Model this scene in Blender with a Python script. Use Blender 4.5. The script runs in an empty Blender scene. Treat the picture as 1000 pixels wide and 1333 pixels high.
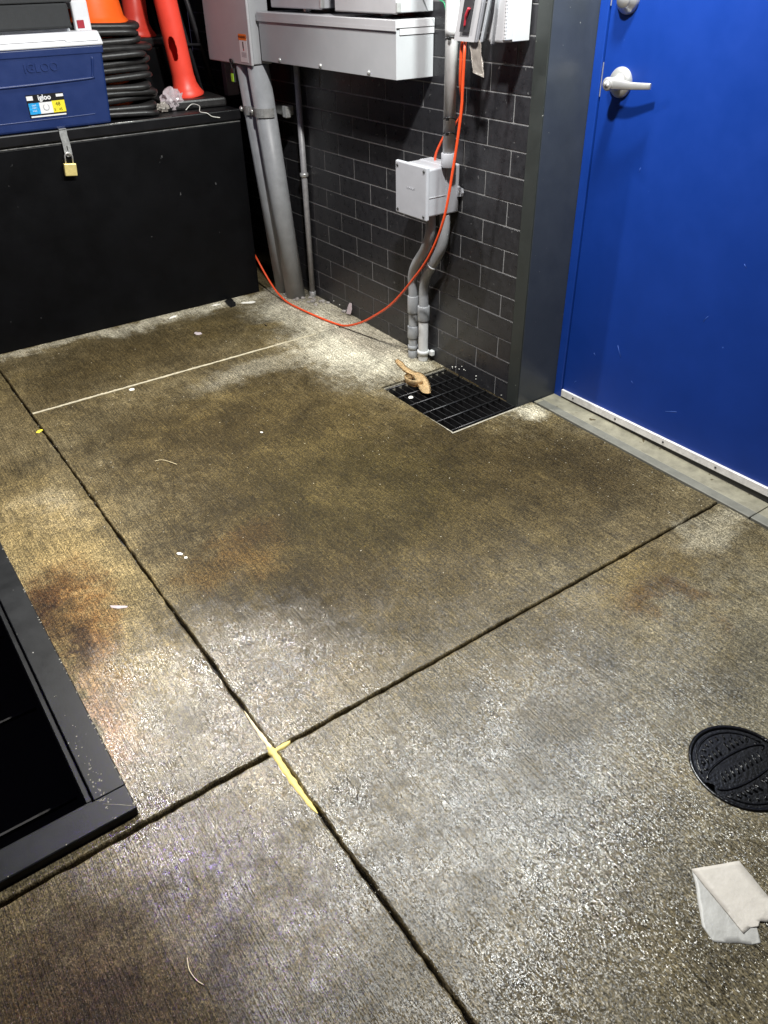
import bpy, bmesh, math, random
from mathutils import Vector, Matrix, noise
random.seed(7)
PI = math.pi
SL = 0.02043                      # fall of the paving towards the drain
def gz(y): return SL * y
scene = bpy.context.scene
col = scene.collection

# ------------------------------------------------------------------ materials
def mat(name, color, rough=0.5, metal=0.0, bump=None, var=0.0, vscale=20.0, spec=0.5, trans=0.0, alpha=1.0, coat=0.0,
        scratch=None):
    m = bpy.data.materials.new(name); m.use_nodes = True
    nt = m.node_tree; N = nt.nodes; L = nt.links
    b = N['Principled BSDF']
    b.inputs['Base Color'].default_value = (*color, 1)
    b.inputs['Roughness'].default_value = rough
    b.inputs['Metallic'].default_value = metal
    b.inputs['Specular IOR Level'].default_value = spec
    b.inputs['Transmission Weight'].default_value = trans
    b.inputs['Alpha'].default_value = alpha
    b.inputs['Coat Weight'].default_value = coat
    geo = N.new('ShaderNodeNewGeometry')
    if var > 0:
        n = N.new('ShaderNodeTexNoise'); n.inputs['Scale'].default_value = vscale; n.inputs['Detail'].default_value = 6
        n.inputs['Roughness'].default_value = 0.65
        L.new(geo.outputs['Position'], n.inputs['Vector'])
        r = N.new('ShaderNodeMapRange'); r.inputs['From Min'].default_value = 0.3; r.inputs['From Max'].default_value = 0.7
        r.inputs['To Min'].default_value = 1 - var; r.inputs['To Max'].default_value = 1 + var
        L.new(n.outputs['Fac'], r.inputs['Value'])
        mx = N.new('ShaderNodeVectorMath'); mx.operation = 'SCALE'; mx.inputs[0].default_value = color
        L.new(r.outputs['Result'], mx.inputs['Scale'])
        L.new(mx.outputs['Vector'], b.inputs['Base Color'])
        r2 = N.new('ShaderNodeMapRange'); r2.inputs['To Min'].default_value = max(0.03, rough - 0.12); r2.inputs['To Max'].default_value = rough + 0.12
        L.new(n.outputs['Fac'], r2.inputs['Value']); L.new(r2.outputs['Result'], b.inputs['Roughness'])
        if scratch:                                   # sparse worn specks
            sc = N.new('ShaderNodeTexNoise'); sc.inputs['Scale'].default_value = scratch[0]; sc.inputs['Detail'].default_value = 3
            L.new(geo.outputs['Position'], sc.inputs['Vector'])
            th = N.new('ShaderNodeMapRange'); th.inputs['From Min'].default_value = scratch[1]; th.inputs['From Max'].default_value = scratch[1] + 0.03
            L.new(sc.outputs['Fac'], th.inputs['Value'])
            mm = N.new('ShaderNodeMix'); mm.data_type = 'RGBA'; mm.inputs['B'].default_value = (*scratch[2], 1)
            L.new(th.outputs['Result'], mm.inputs['Factor']); L.new(mx.outputs['Vector'], mm.inputs['A'])
            L.new(mm.outputs['Result'], b.inputs['Base Color'])
    if bump:
        n2 = N.new('ShaderNodeTexNoise'); n2.inputs['Scale'].default_value = bump[0]; n2.inputs['Detail'].default_value = 4
        L.new(geo.outputs['Position'], n2.inputs['Vector'])
        bp = N.new('ShaderNodeBump'); bp.inputs['Strength'].default_value = bump[1]; bp.inputs['Distance'].default_value = bump[2] if len(bump) > 2 else 0.001
        L.new(n2.outputs['Fac'], bp.inputs['Height']); L.new(bp.outputs['Normal'], b.inputs['Normal'])
    return m

def concrete():
    m = bpy.data.materials.new('broomed_concrete'); m.use_nodes = True
    nt = m.node_tree; N = nt.nodes; L = nt.links; b = N['Principled BSDF']
    geo = N.new('ShaderNodeNewGeometry'); pos = geo.outputs['Position']
    def math_(op, a, c=None, clamp=False):
        n = N.new('ShaderNodeMath'); n.operation = op; n.use_clamp = clamp
        for i, v in enumerate((a, c)):
            if v is None: continue
            if hasattr(v, 'is_linked'): L.new(v, n.inputs[i])
            else: n.inputs[i].default_value = v
        return n.outputs[0]
    def nz(scale, detail=4, rough=0.6, vec=pos, dist=0.0):
        n = N.new('ShaderNodeTexNoise'); n.inputs['Scale'].default_value = scale; n.inputs['Detail'].default_value = detail
        n.inputs['Roughness'].default_value = rough; n.inputs['Distortion'].default_value = dist
        L.new(vec, n.inputs['Vector']); return n.outputs['Fac']
    def rng(v, a, c, lo=0., hi=1., smooth=False):
        n = N.new('ShaderNodeMapRange'); n.inputs['From Min'].default_value = a; n.inputs['From Max'].default_value = c
        n.inputs['To Min'].default_value = lo; n.inputs['To Max'].default_value = hi
        if smooth: n.interpolation_type = 'SMOOTHSTEP'
        L.new(v, n.inputs['Value']); return n.outputs['Result']
    def mixc(f, a, c):
        n = N.new('ShaderNodeMix'); n.data_type = 'RGBA'
        if hasattr(f, 'is_linked'): L.new(f, n.inputs['Factor'])
        else: n.inputs['Factor'].default_value = f
        for k, v in (('A', a), ('B', c)):
            if hasattr(v, 'is_linked'): L.new(v, n.inputs[k])
            else: n.inputs[k].default_value = (*v, 1)
        return n.outputs['Result']
    # warped position so that the edges of stains wander
    wn = N.new('ShaderNodeTexNoise'); wn.inputs['Scale'].default_value = 5; wn.inputs['Detail'].default_value = 6; wn.inputs['Roughness'].default_value = 0.7
    L.new(pos, wn.inputs['Vector'])
    sub = N.new('ShaderNodeVectorMath'); sub.operation = 'SUBTRACT'; L.new(wn.outputs['Color'], sub.inputs[0]); sub.inputs[1].default_value = (.5, .5, .5)
    scl = N.new('ShaderNodeVectorMath'); scl.operation = 'SCALE'; L.new(sub.outputs[0], scl.inputs[0]); scl.inputs['Scale'].default_value = 0.38
    add = N.new('ShaderNodeVectorMath'); add.operation = 'ADD'; L.new(pos, add.inputs[0]); L.new(scl.outputs[0], add.inputs[1])
    warp = add.outputs[0]
    edge_n = rng(nz(26, 8, .75), .30, .70)
    def spot(x, y, rx, ry, inner=0.2):
        s = N.new('ShaderNodeVectorMath'); s.operation = 'SUBTRACT'; L.new(warp, s.inputs[0]); s.inputs[1].default_value = (x, y, 0)
        q = N.new('ShaderNodeVectorMath'); q.operation = 'MULTIPLY'; L.new(s.outputs[0], q.inputs[0]); q.inputs[1].default_value = (1/rx, 1/ry, 0)
        l = N.new('ShaderNodeVectorMath'); l.operation = 'LENGTH'; L.new(q.outputs[0], l.inputs[0])
        v = rng(l.outputs['Value'], inner, 1.0, 1.0, 0.0, True)
        e = math_('MULTIPLY', math_('MULTIPLY', v, math_('SUBTRACT', 1.0, v)), 3.4)
        return math_('ADD', v, math_('MULTIPLY', e, math_('SUBTRACT', edge_n, .5)), True)
    big = nz(2.3, 5, .6); mid = nz(9, 6, .7); fine = nz(60, 5, .7); grain = nz(420, 2, .6)
    c = mixc(rng(big, .35, .65), (.110, .084, .042), (.180, .148, .084))
    c = mixc(rng(mid, .35, .7), c, (.095, .072, .034))
    for x, y, rx, ry, k in [(-.25, -1.55, .95, .60, .85), (-1.62, -.65, .25, .3, .5), (-1.1, -1.7, .5, .5, .45)]:
        c = mixc(math_('MULTIPLY', spot(x, y, rx, ry), k), c, (.22, .195, .13))
    # grime: each one a patch of the paving
    grime = [(-1.05, -.55, .65, .42, .65), (-1.15, -1.6, .35, .5, .35), (-.45, -1.35, .25, .16, .4), (-.70, -.38, .95, .66, .70), (-.70, .10, .90, .95, .6), (-.80, .20, .72, .78, .85), (-.40, -.35, .50, .55, .8), (-.95, 1.13, .75, .36, .75), (-.45, 1.15, .4, .28, .55), (-1.15, .55, .38, .45, .6),
             (-1.95, -1.30, .42, .45, .97), (-1.05, -.30, .5, .55, .85), (-1.25, -.75, .25, .16, .45), (-.12, -.55, .40, .45, .75),
             (-1.30, -1.10, .13, .10, .55), (-1.72, -1.75, .6, .4, .75), (-1.62, .45, .22, .26, .6), (-1.0, -1.3, .9, .45, .32), (-1.3, .98, .4, .3, .5)]
    for x, y, rx, ry, k in grime:
        c = mixc(math_('MULTIPLY', spot(x, y, rx, ry), k), c, (.043, .030, .0105))
    # pale worn concrete
    for x, y, rx, ry, k in [(-.16, .66, .36, .58, 1.0), (-.12, 1.12, .32, .42, .9), (.03, -.17, .13, .08, .7), (-.05, -.97, .26, .10, .3), (-.62, .72, .35, .12, .3), (-.45, 1.41, .8, .09, .7),
                            (-1.2, 1.43, .8, .06, .45), (-1.55, .22, .12, .2, .3)]:
        c = mixc(math_('MULTIPLY', spot(x, y, rx, ry), k), c, (.52, .485, .38))
    # rust and oil
    rust = [(-1.60, -.12, .24, .80, .85, (.30, .225, .10)), (-1.64, -.25, .13, .36, .9, (.15, .065, .015)), (-1.56, .02, .08, .2, .4, (.34, .25, .11)), (-1.66, -.55, .08, .3, .5, (.32, .18, .09)), (-1.665, -.20, .075, .17, 1.0, (.016, .006, .003)), (-1.685, -.36, .045, .16, .95, (.022, .008, .005)), (-1.64, -.11, .10, .10, .55, (.10, .045, .012)),
            (-1.24, -.28, .22, .16, .75, (.085, .048, .013)), (-1.12, -.22, .16, .07, .5, (.05, .025, .008)), (-.38, -1.03, .22, .14, .8, (.16, .11, .035)), (-.43, -1.07, .11, .09, 1.0, (.085, .048, .013)), (-.345, -1.12, .06, .14, 1.0, (.095, .055, .016)), (-.25, -1.0, .10, .12, .5, (.13, .09, .03)),
            (-1.70, -.62, .05, .25, .4, (.40, .20, .11)), (-.37, 1.07, .10, .04, .45, (.16, .11, .03)), (-1.60, .1, .18, .25, .35, (.28, .20, .08)), (-1.95, -1.25, .36, .42, .85, (.035, .019, .008)), (-1.88, -1.55, .3, .3, .6, (.05, .03, .012)), (-1.1, -1.12, .12, .06, .6, (.07, .05, .015)), (-.75, -.2, .5, .6, .35, (.045, .036, .008)),
            (-.95, -.95, .35, .05, .3, (.10, .08, .04)), (-1.33, -1.05, .05, .05, .5, (.06, .045, .012)), (-1.27, -.80, .08, .05, .4, (.10, .075, .02))]
    for x, y, rx, ry, k, cc in rust:
        c = mixc(math_('MULTIPLY', math_('MULTIPLY', spot(x, y, rx, ry), k), rng(fine, .3, .6, .55, 1.0)), c, cc)
    # broom lines run along the wall
    mp = N.new('ShaderNodeMapping'); mp.inputs['Scale'].default_value = (290, 9, 1); L.new(pos, mp.inputs['Vector'])
    broom = nz(1, 3, .55, mp.outputs['Vector'], .15)
    mp2 = N.new('ShaderNodeMapping'); mp2.inputs['Scale'].default_value = (420, 26, 1); L.new(pos, mp2.inputs['Vector'])
    broom2 = nz(1, 2, .5, mp2.outputs['Vector'])
    pore = nz(150, 4, .75)
    tex = math_('MULTIPLY', rng(broom, .36, .66, .62, 1.30), rng(pore, .34, .66, .45, 1.45))
    blot = nz(4.2, 9, .74, dist=.6)
    c = mixc(rng(nz(2.9, 7, .7, dist=.4), .50, .66, 0, .30), c, (.17, .125, .048))
    tex = math_('MULTIPLY', tex, rng(blot, .34, .66, .58, 1.34))
    tx = N.new('ShaderNodeVectorMath'); tx.operation = 'SCALE'; L.new(c, tx.inputs[0]); L.new(tex, tx.inputs['Scale']); c = tx.outputs[0]
    c = mixc(rng(grain, .62, .74, 0, .22), c, (.5, .47, .38))
        # wetness
    wet = math_('ADD', spot(-1.05, -1.5, 1.35, 1.15, .05), spot(-1.52, -.76, .55, .50, .25), True)
    wet2 = math_('MULTIPLY', math_('SUBTRACT', wet, math_('MULTIPLY', spot(-2.0, -1.3, .42, .55, .3), .6), True), rng(nz(6, 4, .6), .36, .58, .62, 1.0), True)
    rough = rng(wet2, 0, 1, .55, .15)
    L.new(rough, b.inputs['Roughness'])
    L.new(rng(wet2, 0, 1, .12, .72), b.inputs['Specular IOR Level'])
    glit = nz(260, 2, .55)
    h = math_('ADD', math_('MULTIPLY', broom, .75), math_('MULTIPLY', broom2, .35))
    h = math_('ADD', h, math_('MULTIPLY', glit, .35))
    h = math_('ADD', h, math_('MULTIPLY', grain, .18))
    h = math_('ADD', h, math_('MULTIPLY', mid, .5))
    bp = N.new('ShaderNodeBump'); bp.inputs['Strength'].default_value = 1.0; bp.inputs['Distance'].default_value = 0.0015
    L.new(h, bp.inputs['Height'])
    # wet sand grains: each a tiny facet tilted its own way
    mv = N.new('ShaderNodeMapping'); mv.inputs['Scale'].default_value = (560, 310, 310); L.new(pos, mv.inputs['Vector'])
    vo = N.new('ShaderNodeTexVoronoi'); vo.inputs['Scale'].default_value = 1.0; L.new(mv.outputs['Vector'], vo.inputs['Vector'])
    vs = N.new('ShaderNodeVectorMath'); vs.operation = 'SUBTRACT'; L.new(vo.outputs['Color'], vs.inputs[0]); vs.inputs[1].default_value = (.5, .5, .5)
    vm = N.new('ShaderNodeVectorMath'); vm.operation = 'MULTIPLY'; L.new(vs.outputs[0], vm.inputs[0]); vm.inputs[1].default_value = (1.25, .95, 0)
    sp0 = N.new('ShaderNodeSeparateColor'); L.new(vo.outputs['Color'], sp0.inputs[0])
    tail = math_('ADD', math_('MULTIPLY', math_('POWER', sp0.outputs[2], 5.0), .40), .22)
    vt = N.new('ShaderNodeVectorMath'); vt.operation = 'SCALE'; L.new(vm.outputs[0], vt.inputs[0]); L.new(tail, vt.inputs['Scale'])
    va = N.new('ShaderNodeVectorMath'); va.operation = 'ADD'; L.new(bp.outputs['Normal'], va.inputs[0]); L.new(vt.outputs[0], va.inputs[1])
    vn = N.new('ShaderNodeVectorMath'); vn.operation = 'NORMALIZE'; L.new(va.outputs[0], vn.inputs[0]); L.new(vn.outputs[0], b.inputs['Normal'])
    sep = N.new('ShaderNodeSeparateColor'); L.new(vo.outputs['Color'], sep.inputs[0])
    gm = N.new('ShaderNodeVectorMath'); gm.operation = 'SCALE'; L.new(c, gm.inputs[0]); L.new(rng(sep.outputs[2], 0, 1, .22, 1.5), gm.inputs['Scale'])
    L.new(gm.outputs[0], b.inputs['Base Color'])
    return m

M = dict(
    concrete=concrete(),
    soil=mat('dark_joint_dirt', (.010, .007, .004), .35, var=.5, vscale=90, bump=(300, .6, .004)),
    brick=mat('black_brick', (.024, .024, .027), .30, var=.28, vscale=38, bump=(160, .5, .0012), spec=.5, scratch=(46, .70, (.12, .12, .12))),
    mortar=mat('grey_mortar', (.24, .24, .24), .75, var=.25, vscale=60, bump=(300, .5)),
    slate=mat('slate_grey_paint', (.040, .046, .054), .36, var=.12, vscale=12, bump=(240, .12), scratch=(70, .735, (.4, .4, .36))),
    slate2=mat('dark_olive_paint', (.028, .032, .030), .45, var=.15, vscale=14, bump=(240, .12), scratch=(60, .73, (.3, .3, .28))),
    blue=mat('cobalt_door_paint', (.004, .031, .215), .45, var=.07, vscale=7, bump=(420, .10, .0006), spec=.28, scratch=(30, .765, (.06, .14, .5))),
    blueframe=mat('cobalt_frame_paint', (.004, .034, .23), .40, var=.06, vscale=9, bump=(420, .10, .0006)),
    scuff=mat('pale_blue_scuff', (.05, .12, .42), .5),
    alu=mat('brushed_aluminium', (.74, .72, .71), .42, .25, var=.18, vscale=60, bump=(200, .2)),
    chrome=mat('satin_chrome', (.50, .49, .48), .33, .6, var=.05, vscale=30),
    chrome_dark=mat('keyway_black', (.03, .03, .03), .4),
    greybox=mat('grey_enamel', (.36, .37, .385), .42, var=.06, vscale=8, bump=(500, .08, .0005)),
    greybox2=mat('pale_grey_enamel', (.44, .44, .455), .42, var=.06, vscale=8, bump=(500, .08, .0005)),
    seam=mat('near_black_rubber', (.02, .02, .02), .6),  # even near-black for sweep seal, tag loop, holder and perforations
    pvc=mat('grey_pvc', (.33, .345, .36), .42, var=.14, vscale=18, bump=(140, .12)),
    pvc_pale=mat('pale_pvc', (.60, .61, .61), .45, var=.14, vscale=24, bump=(140, .12)),
    pvcbox=mat('light_grey_plastic', (.40, .41, .44), .40, var=.05, vscale=20),
    zinc=mat('zinc_plated_steel', (.52, .53, .52), .32, .5, var=.25, vscale=70),
    emt=mat('galvanised_conduit', (.36, .36, .37), .48, .2, var=.15, vscale=50),
    black_tie=mat('black_nylon', (.01, .01, .01), .4),
    orange_cord=mat('orange_vinyl', (.78, .085, .022), .38, var=.08, vscale=60),
    cab=mat('black_powder_coat', (.0018, .0019, .0026), .50, spec=.15, var=.35, vscale=7, bump=(300, .15), scratch=(34, .76, (.09, .09, .09))),
    cab_lid=mat('black_lid_coat', (.005, .005, .006), .40, spec=.3, var=.3, vscale=9, bump=(300, .15)),
    edge_metal=mat('bare_metal_edge', (.5, .5, .48), .35, .8, var=.5, vscale=40),
    void=mat('black_void', (.0015, .0015, .0018), .7),
    cool_blue=mat('navy_plastic', (.009, .026, .115), .42, var=.10, vscale=14, bump=(500, .2, .0006)),
    cool_white=mat('white_plastic', (.74, .75, .78), .40, var=.04, vscale=14, bump=(500, .1, .0005)),
    red_plastic=mat('red_plastic', (.36, .02, .035), .4),
    lab_black=mat('label_black', (.01, .01, .012), .4),
    lab_white=mat('label_white', (.80, .80, .80), .45),
    lab_blue=mat('label_blue', (.02, .34, .72), .45, var=.35, vscale=160),
    lab_yellow=mat('label_yellow', (.85, .72, .04), .45),
    lab_grey=mat('label_grey', (.45, .45, .47), .45),
    lab_orange=mat('label_orange', (.90, .22, .03), .45),
    brass=mat('brass_body', (.80, .66, .26), .36, .35, var=.12, vscale=60),
    rubber=mat('black_rubber', (.020, .019, .019), .42, var=.4, vscale=35, bump=(120, .4)),
    dark_tray=mat('charcoal_foam', (.030, .032, .034), .8, var=.2, vscale=40, bump=(200, .4)),
    cone_orange=mat('cone_orange', (.95, .13, .012), .40, var=.06, vscale=20),
    post_orange=mat('post_red_orange', (.93, .075, .045), .42, var=.07, vscale=16),
    dark_bar=mat('charcoal_bar', (.035, .034, .038), .5, var=.3, vscale=30),
    green_tag=mat('lime_tag', (.42, .85, .05), .5),
    green_wire=mat('green_wire', (.02, .28, .12), .4),
    iron=mat('wet_cast_iron', (.0030, .0030, .0033), .20, .0, var=.4, vscale=60, bump=(180, .6, .0015), spec=.45),
    grate=mat('dark_steel_grate', (.030, .030, .032), .38, .6, var=.5, vscale=60),
    pit=mat('charcoal_frame_paint', (.010, .011, .012), .40, spec=.22, var=.25, vscale=18, bump=(220, .12), scratch=(95, .74, (.30, .29, .27))),
    chip=mat('chipped_edge', (.27, .25, .20), .7, var=.4, vscale=80),
    sill=mat('sill_concrete', (.21, .195, .145), .5, var=.28, vscale=26, bump=(260, .5), scratch=(30, .66, (.06, .045, .02))),
    sill_strip=mat('grey_sill_strip', (.145, .142, .120), .5, var=.16, vscale=22, bump=(260, .3)),
    paper=mat('damp_paper', (.52, .485, .43), .55, var=.07, vscale=40, bump=(120, .35, .002)),
    paper_in=mat('damp_paper_fold', (.40, .395, .37), .45, var=.10, vscale=40, bump=(120, .35, .002)),
    leaf=mat('dry_tan_leaf', (.62, .45, .24), .6, var=.30, vscale=70, bump=(240, .4)),
    yellow=mat('yellow_sealant', (.78, .62, .20), .6, var=.18, vscale=90, bump=(300, .5)),
    yellow2=mat('pale_sealant', (.78, .66, .42), .5, var=.18, vscale=90, bump=(300, .5)),
    caulk=mat('pale_caulk', (.40, .355, .25), .7, var=.25, vscale=60, bump=(180, .8, .002)),
    plastic=mat('clear_plastic_film', (.85, .74, .78), .22, trans=.3, alpha=.7),
    film_grey=mat('smoky_plastic_film', (.55, .50, .45), .25, trans=.3, alpha=.75),
    white_scrap=mat('white_scrap', (.78, .76, .70), .6),
    black_scrap=mat('black_plastic_scrap', (.008, .008, .008), .2),
    grit=mat('pale_grit', (.55, .50, .40), .6, var=.3, vscale=200),
    stone=mat('broken_mortar', (.33, .31, .29), .8, var=.35, vscale=70, bump=(200, .7, .002)),
)

# ------------------------------------------------------------------ mesh helpers
def tag(o, label=None, cat=None, group=None, kind=None):
    if label: o['label'] = label
    if cat: o['category'] = cat
    if group: o['group'] = group
    if kind: o['kind'] = kind
    return o
def empty(name, loc, label, cat, group=None):
    o = bpy.data.objects.new(name, None); col.objects.link(o); o.location = loc; o.empty_display_size = .05
    return tag(o, label, cat, group)
def root_off(o):
    v = Vector((0, 0, 0))
    while o is not None:
        v += o.location; o = o.parent
    return v
def obj(name, bm, m, parent=None, smooth=False):
    bmesh.ops.recalc_face_normals(bm, faces=bm.faces[:])
    xs = [v.co for v in bm.verts]
    lo = Vector((min(v.x for v in xs), min(v.y for v in xs), min(v.z for v in xs)))
    hi = Vector((max(v.x for v in xs), max(v.y for v in xs), max(v.z for v in xs)))
    c = (lo + hi) / 2; c.z = lo.z
    for v in bm.verts: v.co -= c
    me = bpy.data.meshes.new(name); bm.to_mesh(me); bm.free()
    ms = m if isinstance(m, (list, tuple)) else [m]
    for k in ms: me.materials.append(M[k])
    if smooth:
        for p in me.polygons: p.use_smooth = True
    o = bpy.data.objects.new(name, me); col.objects.link(o)
    if parent is not None:
        o.parent = parent; o.location = c - root_off(parent)
    else: o.location = c
    return o
def box(bm, x0, x1, y0, y1, z0, z1, bev=0, seg=1, mi=0, rot=None):
    t = bmesh.new()
    vs = [t.verts.new((x, y, z)) for x in (x0, x1) for y in (y0, y1) for z in (z0, z1)]
    for f in ((0,1,3,2),(4,6,7,5),(0,4,5,1),(2,3,7,6),(0,2,6,4),(1,5,7,3)): t.faces.new([vs[i] for i in f])
    if bev: bmesh.ops.bevel(t, geom=t.edges[:], offset=bev, segments=seg, affect='EDGES', profile=.5)
    if rot is not None: bmesh.ops.transform(t, matrix=rot, verts=t.verts[:])
    merge(bm, t, mi); return bm
def merge(bm, t, mi=0):
    mp = {}
    for v in t.verts: mp[v] = bm.verts.new(v.co)
    for f in t.faces:
        try:
            g = bm.faces.new([mp[v] for v in f.verts]); g.material_index = mi; g.smooth = f.smooth
        except ValueError: pass
    t.free()
def smooth_path(pts, n=8):
    P = [Vector(p) for p in pts]
    if len(P) < 3: return P
    out = []
    for i in range(len(P) - 1):
        p0 = P[max(i-1, 0)]; p1 = P[i]; p2 = P[i+1]; p3 = P[min(i+2, len(P)-1)]
        for k in range(n):
            t = k / n
            out.append(.5*((2*p1) + (p2-p0)*t + (2*p0-5*p1+4*p2-p3)*t*t + (3*p1-p0-3*p2+p3)*t**3))
    out.append(P[-1]); return out
def tube(bm, pts, r, seg=14, cap=True, mi=0, flat=1.0):
    P = [Vector(p) for p in pts]; R = r if isinstance(r, (list, tuple)) else [r]*len(P)
    T = []
    for i in range(len(P)):
        a = P[max(i-1, 0)]; b_ = P[min(i+1, len(P)-1)]; T.append((b_-a).normalized())
    up = Vector((0, 0, 1)) if abs(T[0].z) < .9 else Vector((1, 0, 0))
    n = (up - T[0]*up.dot(T[0])).normalized(); rings = []
    for i, p in enumerate(P):
        n = (n - T[i]*n.dot(T[i])).normalized(); b_ = T[i].cross(n)
        rings.append([bm.verts.new(p + (n*math.cos(2*PI*k/seg)*flat + b_*math.sin(2*PI*k/seg))*R[i]) for k in range(seg)])
    for i in range(len(rings)-1):
        for k in range(seg):
            f = bm.faces.new((rings[i][k], rings[i][(k+1) % seg], rings[i+1][(k+1) % seg], rings[i+1][k])); f.smooth = True; f.material_index = mi
    if cap:
        for q in (rings[0][::-1], rings[-1]):
            f = bm.faces.new(q); f.material_index = mi
    return bm
def lathe(bm, prof, origin, axis=(0, 0, 1), seg=28, mi=0):
    """prof: (radius, height) pairs along the axis."""
    o = Vector(origin); a = Vector(axis).normalized()
    u = a.orthogonal().normalized(); w = a.cross(u); rings = []
    for r, h in prof:
        if r < 1e-6: rings.append([bm.verts.new(o + a*h)])
        else: rings.append([bm.verts.new(o + a*h + (u*math.cos(2*PI*k/seg) + w*math.sin(2*PI*k/seg))*r) for k in range(seg)])
    for i in range(len(rings)-1):
        A, B = rings[i], rings[i+1]
        for k in range(seg):
            q = []
            for v in (A[k % len(A)], A[(k+1) % len(A)], B[(k+1) % len(B)], B[k % len(B)]):
                if v not in q: q.append(v)
            if len(q) > 2:
                f = bm.faces.new(q); f.smooth = True; f.material_index = mi
    return bm
def prism(bm, poly, z0, z1, mi=0, frame=None):
    """poly: 2-D outline; frame(u, v, w) -> world point."""
    fr = frame or (lambda u, v, w: (u, v, w))
    a = [bm.verts.new(fr(u, v, z0)) for u, v in poly]; b_ = [bm.verts.new(fr(u, v, z1)) for u, v in poly]
    n = len(poly)
    for f in [a[::-1], b_] + [(a[i], a[(i+1) % n], b_[(i+1) % n], b_[i]) for i in range(n)]:
        g = bm.faces.new(f); g.material_index = mi
    return bm
def text(name, body, size, mtx, m, parent, depth=.0006, bold=0.0):
    cu = bpy.data.curves.new(name, 'FONT'); cu.body = body; cu.size = size; cu.extrude = depth; cu.offset = bold
    cu.align_x = 'CENTER'; cu.align_y = 'CENTER'; cu.resolution_u = 3
    t = bpy.data.objects.new(name, cu); col.objects.link(t)
    bpy.context.view_layer.update()
    me = bpy.data.meshes.new_from_object(t.evaluated_get(bpy.context.evaluated_depsgraph_get()))
    bpy.data.objects.remove(t)
    bm = bmesh.new(); bm.from_mesh(me); bmesh.ops.transform(bm, matrix=mtx, verts=bm.verts[:])
    return obj(name, bm, m, parent)
# writing facing -X (on the brick wall) and facing -Y (on the cabinet side)
def face_mx(x, y, z, tilt=0): return Matrix.Translation((x, y, z)) @ Matrix.Rotation(tilt, 4, 'X') @ Matrix(((0,0,-1,0),(-1,0,0,0),(0,1,0,0),(0,0,0,1)))
def face_my(x, y, z, tilt=0): return Matrix.Translation((x, y, z)) @ Matrix.Rotation(tilt, 4, 'X') @ Matrix(((1,0,0,0),(0,0,-1,0),(0,1,0,0),(0,0,0,1)))

# ------------------------------------------------------------------ paving
def outline(pts, step=.016, jit=.0019, seed=0):
    out = []
    n = len(pts)
    for i in range(n):
        a = Vector((*pts[i], 0)); b_ = Vector((*pts[(i+1) % n], 0)); d = b_ - a; k = max(1, int(d.length/step))
        nn = Vector((-d.y, d.x, 0)).normalized()
        for j in range(k):
            p = a + d*(j/k)
            w = noise.noise(Vector((p.x*22, p.y*22, seed)))*jit*1.8 + noise.noise(Vector((p.x*90, p.y*90, seed+5)))*jit*1.4
            if noise.noise(Vector((p.x*14, p.y*14, seed+9))) > .32: w += abs(noise.noise(Vector((p.x*70, p.y*70, 3))))*jit*3
            if j == 0: w = 0
            out.append(p + nn*w)
    return out
def inset(pts, d):
    out = []; n = len(pts)
    for i in range(n):
        t = (pts[(i+1) % n] - pts[i-1]).normalized(); out.append(pts[i] + Vector((-t.y, t.x, 0))*d)
    return out
def slab(bm, rect, holes=(), seed=0):
    x0, x1, y0, y1 = rect; edge = outline([(x0, y0), (x1, y0), (x1, y1), (x0, y1)], seed=seed)
    rings = [(inset(edge, .0050), 0), (inset(edge, .0028), -.0008), (inset(edge, .0010), -.0030), (edge, -.007), (edge, -.04)]
    R = [[bm.verts.new((p.x, p.y, z)) for p in ps] for ps, z in rings]; n = len(edge)
    for a, b_ in zip(R, R[1:]):
        for i in range(n):
            f = bm.faces.new((a[i], a[(i+1) % n], b_[(i+1) % n], b_[i])); f.smooth = True
    loops = [R[0]]
    for h in holes:
        e = outline(h, seed=seed+3, jit=.0008) if len(h) < 10 else [Vector((*p, 0)) for p in h]
        T = [bm.verts.new((p.x, p.y, 0)) for p in e]; B = [bm.verts.new((p.x, p.y, -.06)) for p in e]
        for i in range(len(e)): bm.faces.new((T[i], B[i], B[(i+1) % len(e)], T[(i+1) % len(e)]))
        loops.append(T)
    es = []
    for lp in loops:
        for i in range(len(lp)):
            a, b_ = lp[i], lp[(i+1) % len(lp)]
            es.append(bm.edges.get((a, b_)) or bm.edges.new((a, b_)))
    bmesh.ops.triangle_fill(bm, use_beauty=True, use_dissolve=False, edges=es)
bm = bmesh.new(); J = .0026
JX, JY, JB = -1.4345, -.909, .868
slab(bm, (JX+J, .074, JY+J, JB-.004), [[(-.304, -.128), (.0, -.128), (.0, .292), (-.304, .292)]], 1)
slab(bm, (JX+J, .2, JB+.004, 2.5), (), 2)
slab(bm, (-3.6, JX-J, JY+.0035, 2.5), [[(-2.62, -.855), (-1.745, -.855), (-1.745, 1.25), (-2.62, 1.25)]], 3)
slab(bm, (-3.6, JX-J, -4.2, JY-.0045), (), 4)
MH = (-.686, -1.499); MR = .1035
slab(bm, (JX+J, .074, -4.2, JY-J), [[(MH[0]+math.cos(2*PI*k/72)*MR, MH[1]+math.sin(2*PI*k/72)*MR) for k in range(72)]], 5)
for v in bm.verts: v.co.z += gz(v.co.y)
for f in bm.faces:
    if f.normal.z < 0 and len(f.verts) == 3: f.normal_flip()
tag(obj('pavement', bm, 'concrete'), kind='structure')
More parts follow.
